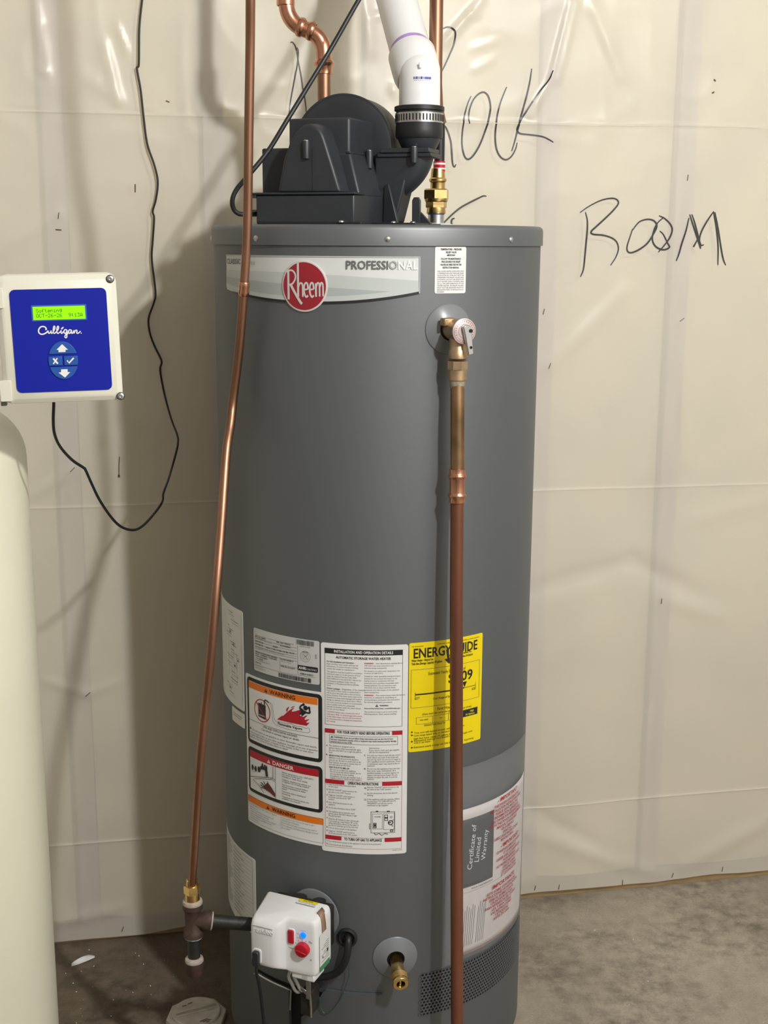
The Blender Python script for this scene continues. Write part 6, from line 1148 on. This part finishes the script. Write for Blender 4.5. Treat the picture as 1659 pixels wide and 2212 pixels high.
upoly = [(ell(1, zA + (ocz + orz - zA) * math.sin(math.pi / 2 * k / n)), zA + (ocz + orz - zA) * math.sin(math.pi / 2 * k / n)) for k in range(n + 1)] + [(ell(-1, zA + (ocz + orz - zA) * math.sin(math.pi / 2 * k / n)), zA + (ocz + orz - zA) * math.sin(math.pi / 2 * k / n)) for k in range(n - 1, -1, -1)]
dpoly = [(ell(-1, zD - (zD - ocz + orz) * math.sin(math.pi / 2 * k / n)), zD - (zD - ocz + orz) * math.sin(math.pi / 2 * k / n)) for k in range(n + 1)] + [(ell(1, zD - (zD - ocz + orz) * math.sin(math.pi / 2 * k / n)), zD - (zD - ocz + orz) * math.sin(math.pi / 2 * k / n)) for k in range(n - 1, -1, -1)]
xm = cc(540, 865)[0]
lpoly = [(xm - 0.0012, zB), (ell(-1, zB), zB), (ell(-1, (zB + zC2) / 2), (zB + zC2) / 2), (ell(-1, zC2), zC2), (xm - 0.0012, zC2)]
rpoly = [(xm + 0.0012, zC2), (ell(1, zC2), zC2), (ell(1, (zB + zC2) / 2), (zB + zC2) / 2), (ell(1, zB), zB), (xm + 0.0012, zB)]
button(upoly, 'up_button', lambda pr: pr.poly([cc(*q) for q in ((531, 723), (582, 772), (560, 770), (560, 790), (500, 792), (500, 772), (482, 772))], M_WHITE, 1))
button(dpoly, 'down_button', lambda pr: pr.poly([cc(*q) for q in ((522, 938), (578, 936), (578, 960), (600, 962), (556, 1008), (500, 966), (522, 962))], M_WHITE, 1))
def xart(pr): pr.stroke([cc(455, 845), cc(495, 890)], 0.0026, M_WHITE, 1); pr.stroke([cc(490, 843), cc(456, 892)], 0.0018, M_WHITE, 1)
button(lpoly, 'cancel_button', xart)
button(rpoly, 'confirm_button', lambda pr: pr.stroke([cc(574, 862), cc(590, 884), cc(630, 840)], 0.0022, M_WHITE, 1))
for x_, y_ in ((940, 167), (1030, 1168)):
    X, Z = cc(x_, y_); b = MB(); b.lathe([(0.0056, -0.0015), (0.0058, 0.0002), (0.0053, 0.0005), (0.0050, -0.0005)], (X, 0.0, Z), (0, -1, 0), 24); o = b.build('screw_cup', M_IRON, ctl, local=True)
    b = MB(); b.lathe([(0.0050, -0.001), (0.0048, 0.0012), (0.0035, 0.0020), (0.0018, 0.0020), (0.0014, 0.0006), (0.0, 0.0006)], (X, 0.0, Z), (0, -1, 0), 24); b.build('lid_screw', M_STEEL, ctl, local=True)
for y0_, y1_, x1_ in ((245, 420, 18), (1035, 1215, 92)):
    X1, Z1 = cc(x1_, y0_); X0, Z0 = cc(-60 if x1_ < 50 else 8, y1_); Z1 = cc((x1_ + 8) / 2, y0_)[1]; Z0 = cc((x1_ + 8) / 2, y1_)[1]
    b = MB(); b.prism(rrect(X0, Z0, X1, Z1, 0.0015), fr, -0.012, 0.0012); b.build('hinge', M_CREAM, ctl, local=True, bevel=0.0006)
X, Z = cc(25, 1250); b = MB(); b.prism(rrect(X - 0.0045, zb_ - 0.004, X + 0.0035, zb_ + 0.012, 0.001), fr, -0.03, -0.016); b.build('hinge_pin', M_GREYP, ctl, local=True)

# ================================================================== WATER SOFTENER TANK
TRr = 0.135; ty_ = 2.00
er = at_y(96, 1600, ty_); tcx = er.x - TRr * 1.06
soft = empty('softener_tank', (tcx, ty_, 0)); tag(soft, 'tall cream cylindrical softener tank below the controller at the left edge', 'tank')
zsh = at_y(57, 990, ty_).z
prof = [(TRr - 0.006, 0.0), (TRr, 0.006), (TRr, zsh * 0.5), (TRr, zsh - 0.02), (TRr * 0.998, zsh)]
for k in range(1, 13): a = math.pi / 2 * k / 12; prof.append((max(0.03, TRr * 0.998 * math.cos(a) ** 0.9), zsh + 0.098 * math.sin(a)))
b = MB(); b.lathe(prof, (tcx, ty_, 0), UP, 96); b.build('tank_jacket', M_TANK, soft)
b = MB(); zt_ = zsh + 0.09; b.lathe([(0.05, zt_), (0.05, zt_ + 0.03), (0.062, zt_ + 0.035), (0.062, zt_ + 0.075), (0.05, zt_ + 0.09)], (tcx, ty_, 0), UP, 32); b.build('tank_neck', M_BLACKP, soft)
b = MB(); hb = WM[ctl.name]; b.box((tcx - 0.09, ty_ - 0.06, zt_ + 0.085), (tcx + 0.06, ty_ + 0.07, zt_ + 0.24)); b.build('control_head', M_BLACKP, soft, bevel=0.01)

# ================================================================== CONTROLLER WIRE
wpts = [(312, -560, 2.440), (311, -250, 2.440), (309, -30, 2.440), (307, 0, 2.440), (301, 60, 2.445), (300, 138, 2.450), (296, 148, 2.452), (304, 195, 2.455), (310, 250, 2.460), (318, 310, 2.465), (333, 355, 2.470), (341, 392, 2.472), (337, 430, 2.474), (330, 456, 2.475), (333, 472, 2.475), (330, 520, 2.475), (328, 560, 2.475), (336, 630, 2.472), (332, 655, 2.471), (321, 688, 2.470), (324, 720, 2.468), (335, 750, 2.465), (349, 780, 2.462), (346, 800, 2.460), (355, 850, 2.450), (370, 905, 2.405), (383, 940, 2.335), (384, 960, 2.300), (377, 990, 2.280), (364, 1035, 2.250), (353, 1065, 2.220), (350, 1085, 2.200), (330, 1113, 2.160), (308, 1136, 2.120), (288, 1145, 2.090), (262, 1138, 2.050), (240, 1117, 2.020), (215, 1080, 1.990), (198, 1045, 1.965), (185, 1016, 1.945), (180, 1010, 1.940), (155, 993, 1.920), (130, 965, 1.900), (118, 938, 1.885), (115, 910, 1.875), (116, 876, 1.870), (116, 860, 1.870)]
b = MB(); P5 = [on_plane(q[0], q[1], WP0 + WN * 0.0115, WN) if q[2] > 2.43 else at_y(*q) for q in wpts]; cpth = catmull(P5, 5); b.tube(cpth, [0.0020 if q.y > 2.2 else 0.0023 for q in cpth], 10); wire = b.build('controller_wire', M_BLACKR, origin=P5[-1]); tag(wire, 'thin black wire looping from the controller up the wall', 'wire')

# ================================================================== FLOOR THINGS
pc = at_z(425, 2203, 0.0); pl = empty('cleanout_plug', (pc.x, pc.y, 0)); tag(pl, 'dirty white octagonal floor plug with a slot across it', 'plug')
M_PLUG = mat('dirty_white_plastic', (0.58, 0.55, 0.49), 0.55, var=0.12, scale=45, col2=(0.66, 0.63, 0.57), bump=0.2, bscale=160)
b = MB(); b.lathe([(0.058, 0.0005), (0.060, 0.004), (0.059, 0.012), (0.052, 0.0145)], (pc.x, pc.y, 0), UP, 8, phase=0.30); b.build('octagon_flange', M_PLUG, pl, smooth=20, bevel=0.0012)
b = MB(); b.lathe([(0.047, 0.014), (0.047, 0.0185), (0.045, 0.0205), (0.0, 0.0205)], (pc.x, pc.y, 0), UP, 48); b.build('round_cap', M_PLUG, pl)
rz = Matrix.Translation((pc.x, pc.y, 0)) @ Matrix.Rotation(math.radians(24), 4, 'Z')
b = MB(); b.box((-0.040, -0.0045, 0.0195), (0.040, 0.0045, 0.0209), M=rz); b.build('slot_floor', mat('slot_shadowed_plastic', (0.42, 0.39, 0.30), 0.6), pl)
b = MB(); b.box((-0.041, 0.0045, 0.020), (0.041, 0.0075, 0.0235), M=rz); b.box((-0.041, -0.0075, 0.020), (0.041, -0.0045, 0.0235), M=rz); b.build('slot_rib', M_PLUG, pl, bevel=0.001)
pr = Print(); 
for k, pts in enumerate((((0.012, -0.036), (0.020, -0.030), (0.026, -0.026)), ((0.018, -0.036), (0.028, -0.030), (0.033, -0.029)), ((0.024, -0.038), (0.03, -0.034)), ((-0.02, 0.02), (-0.012, 0.026)), ((-0.03, 0.012), (-0.022, 0.016)))): pr.stroke([(q[0], q[1]) for q in pts], 0.0022, M_STAIN, 1)
pr.build('dirt_mark', lambda x, z, o: Vector((pc.x + x, pc.y + z, 0.0208 + o)), pl)
sc = at_z(178, 2080, 0); b = MB(); vs = []
for i in range(9):
    t = i / 8; x_ = -0.020 + 0.042 * t; y_ = 0.026 * t - 0.010 + 0.008 * math.sin(t * 3); w_ = 0.0015 + 0.0120 * math.sin(math.pi * (t * 0.9 + 0.08)); vs += [Vector((sc.x + x_, sc.y + y_ - w_, 0.0006 + 0.002 * t)), Vector((sc.x + x_, sc.y + y_, 0.005 + 0.003 * math.sin(t * 4))), Vector((sc.x + x_, sc.y + y_ + w_, 0.0008 + 0.003 * t))]
fs = []
for i in range(8): a = 3 * i; fs += [(a, a + 3, a + 4, a + 1), (a + 1, a + 4, a + 5, a + 2)]
b.add(vs, fs); o = b.build('paper_scrap', M_WHITE, origin=(sc.x, sc.y, 0.0)); sd = o.modifiers.new('t', 'SOLIDIFY'); sd.thickness = 0.0006; tag(o, 'curled white paper scrap on the floor near the tank', 'paper scrap')
random.seed(11); b = MB()
spots = [(142, 2103), (310, 2083), (165, 2143), (305, 2165), (245, 2160), (325, 2130), (180, 2160), (203, 2087), (355, 2075), (300, 2065), (178, 2195), (375, 2110), (240, 2195), (165, 2210), (1270, 1966), (1466, 2160), (1150, 2195), (1345, 2113), (1285, 2010)]
for x_, y_ in spots + [(random.uniform(150, 420), random.uniform(2050, 2210)) for _ in range(14)] + [(random.uniform(1130, 1650), random.uniform(1960, 2210)) for _ in range(8)]:
    q = at_z(x_, y_, 0); r_ = random.uniform(0.0005, 0.0014); b.lathe([(r_, 0.0), (r_ * 0.8, r_), (0, r_ * 1.2)], q, UP, 6, phase=random.random())
o = b.build('floor_grit', M_WHITE, origin=(0, 2.2, 0), smooth=0); tag(o, 'white paint flecks and grit scattered on the concrete', 'grit', kind='stuff')
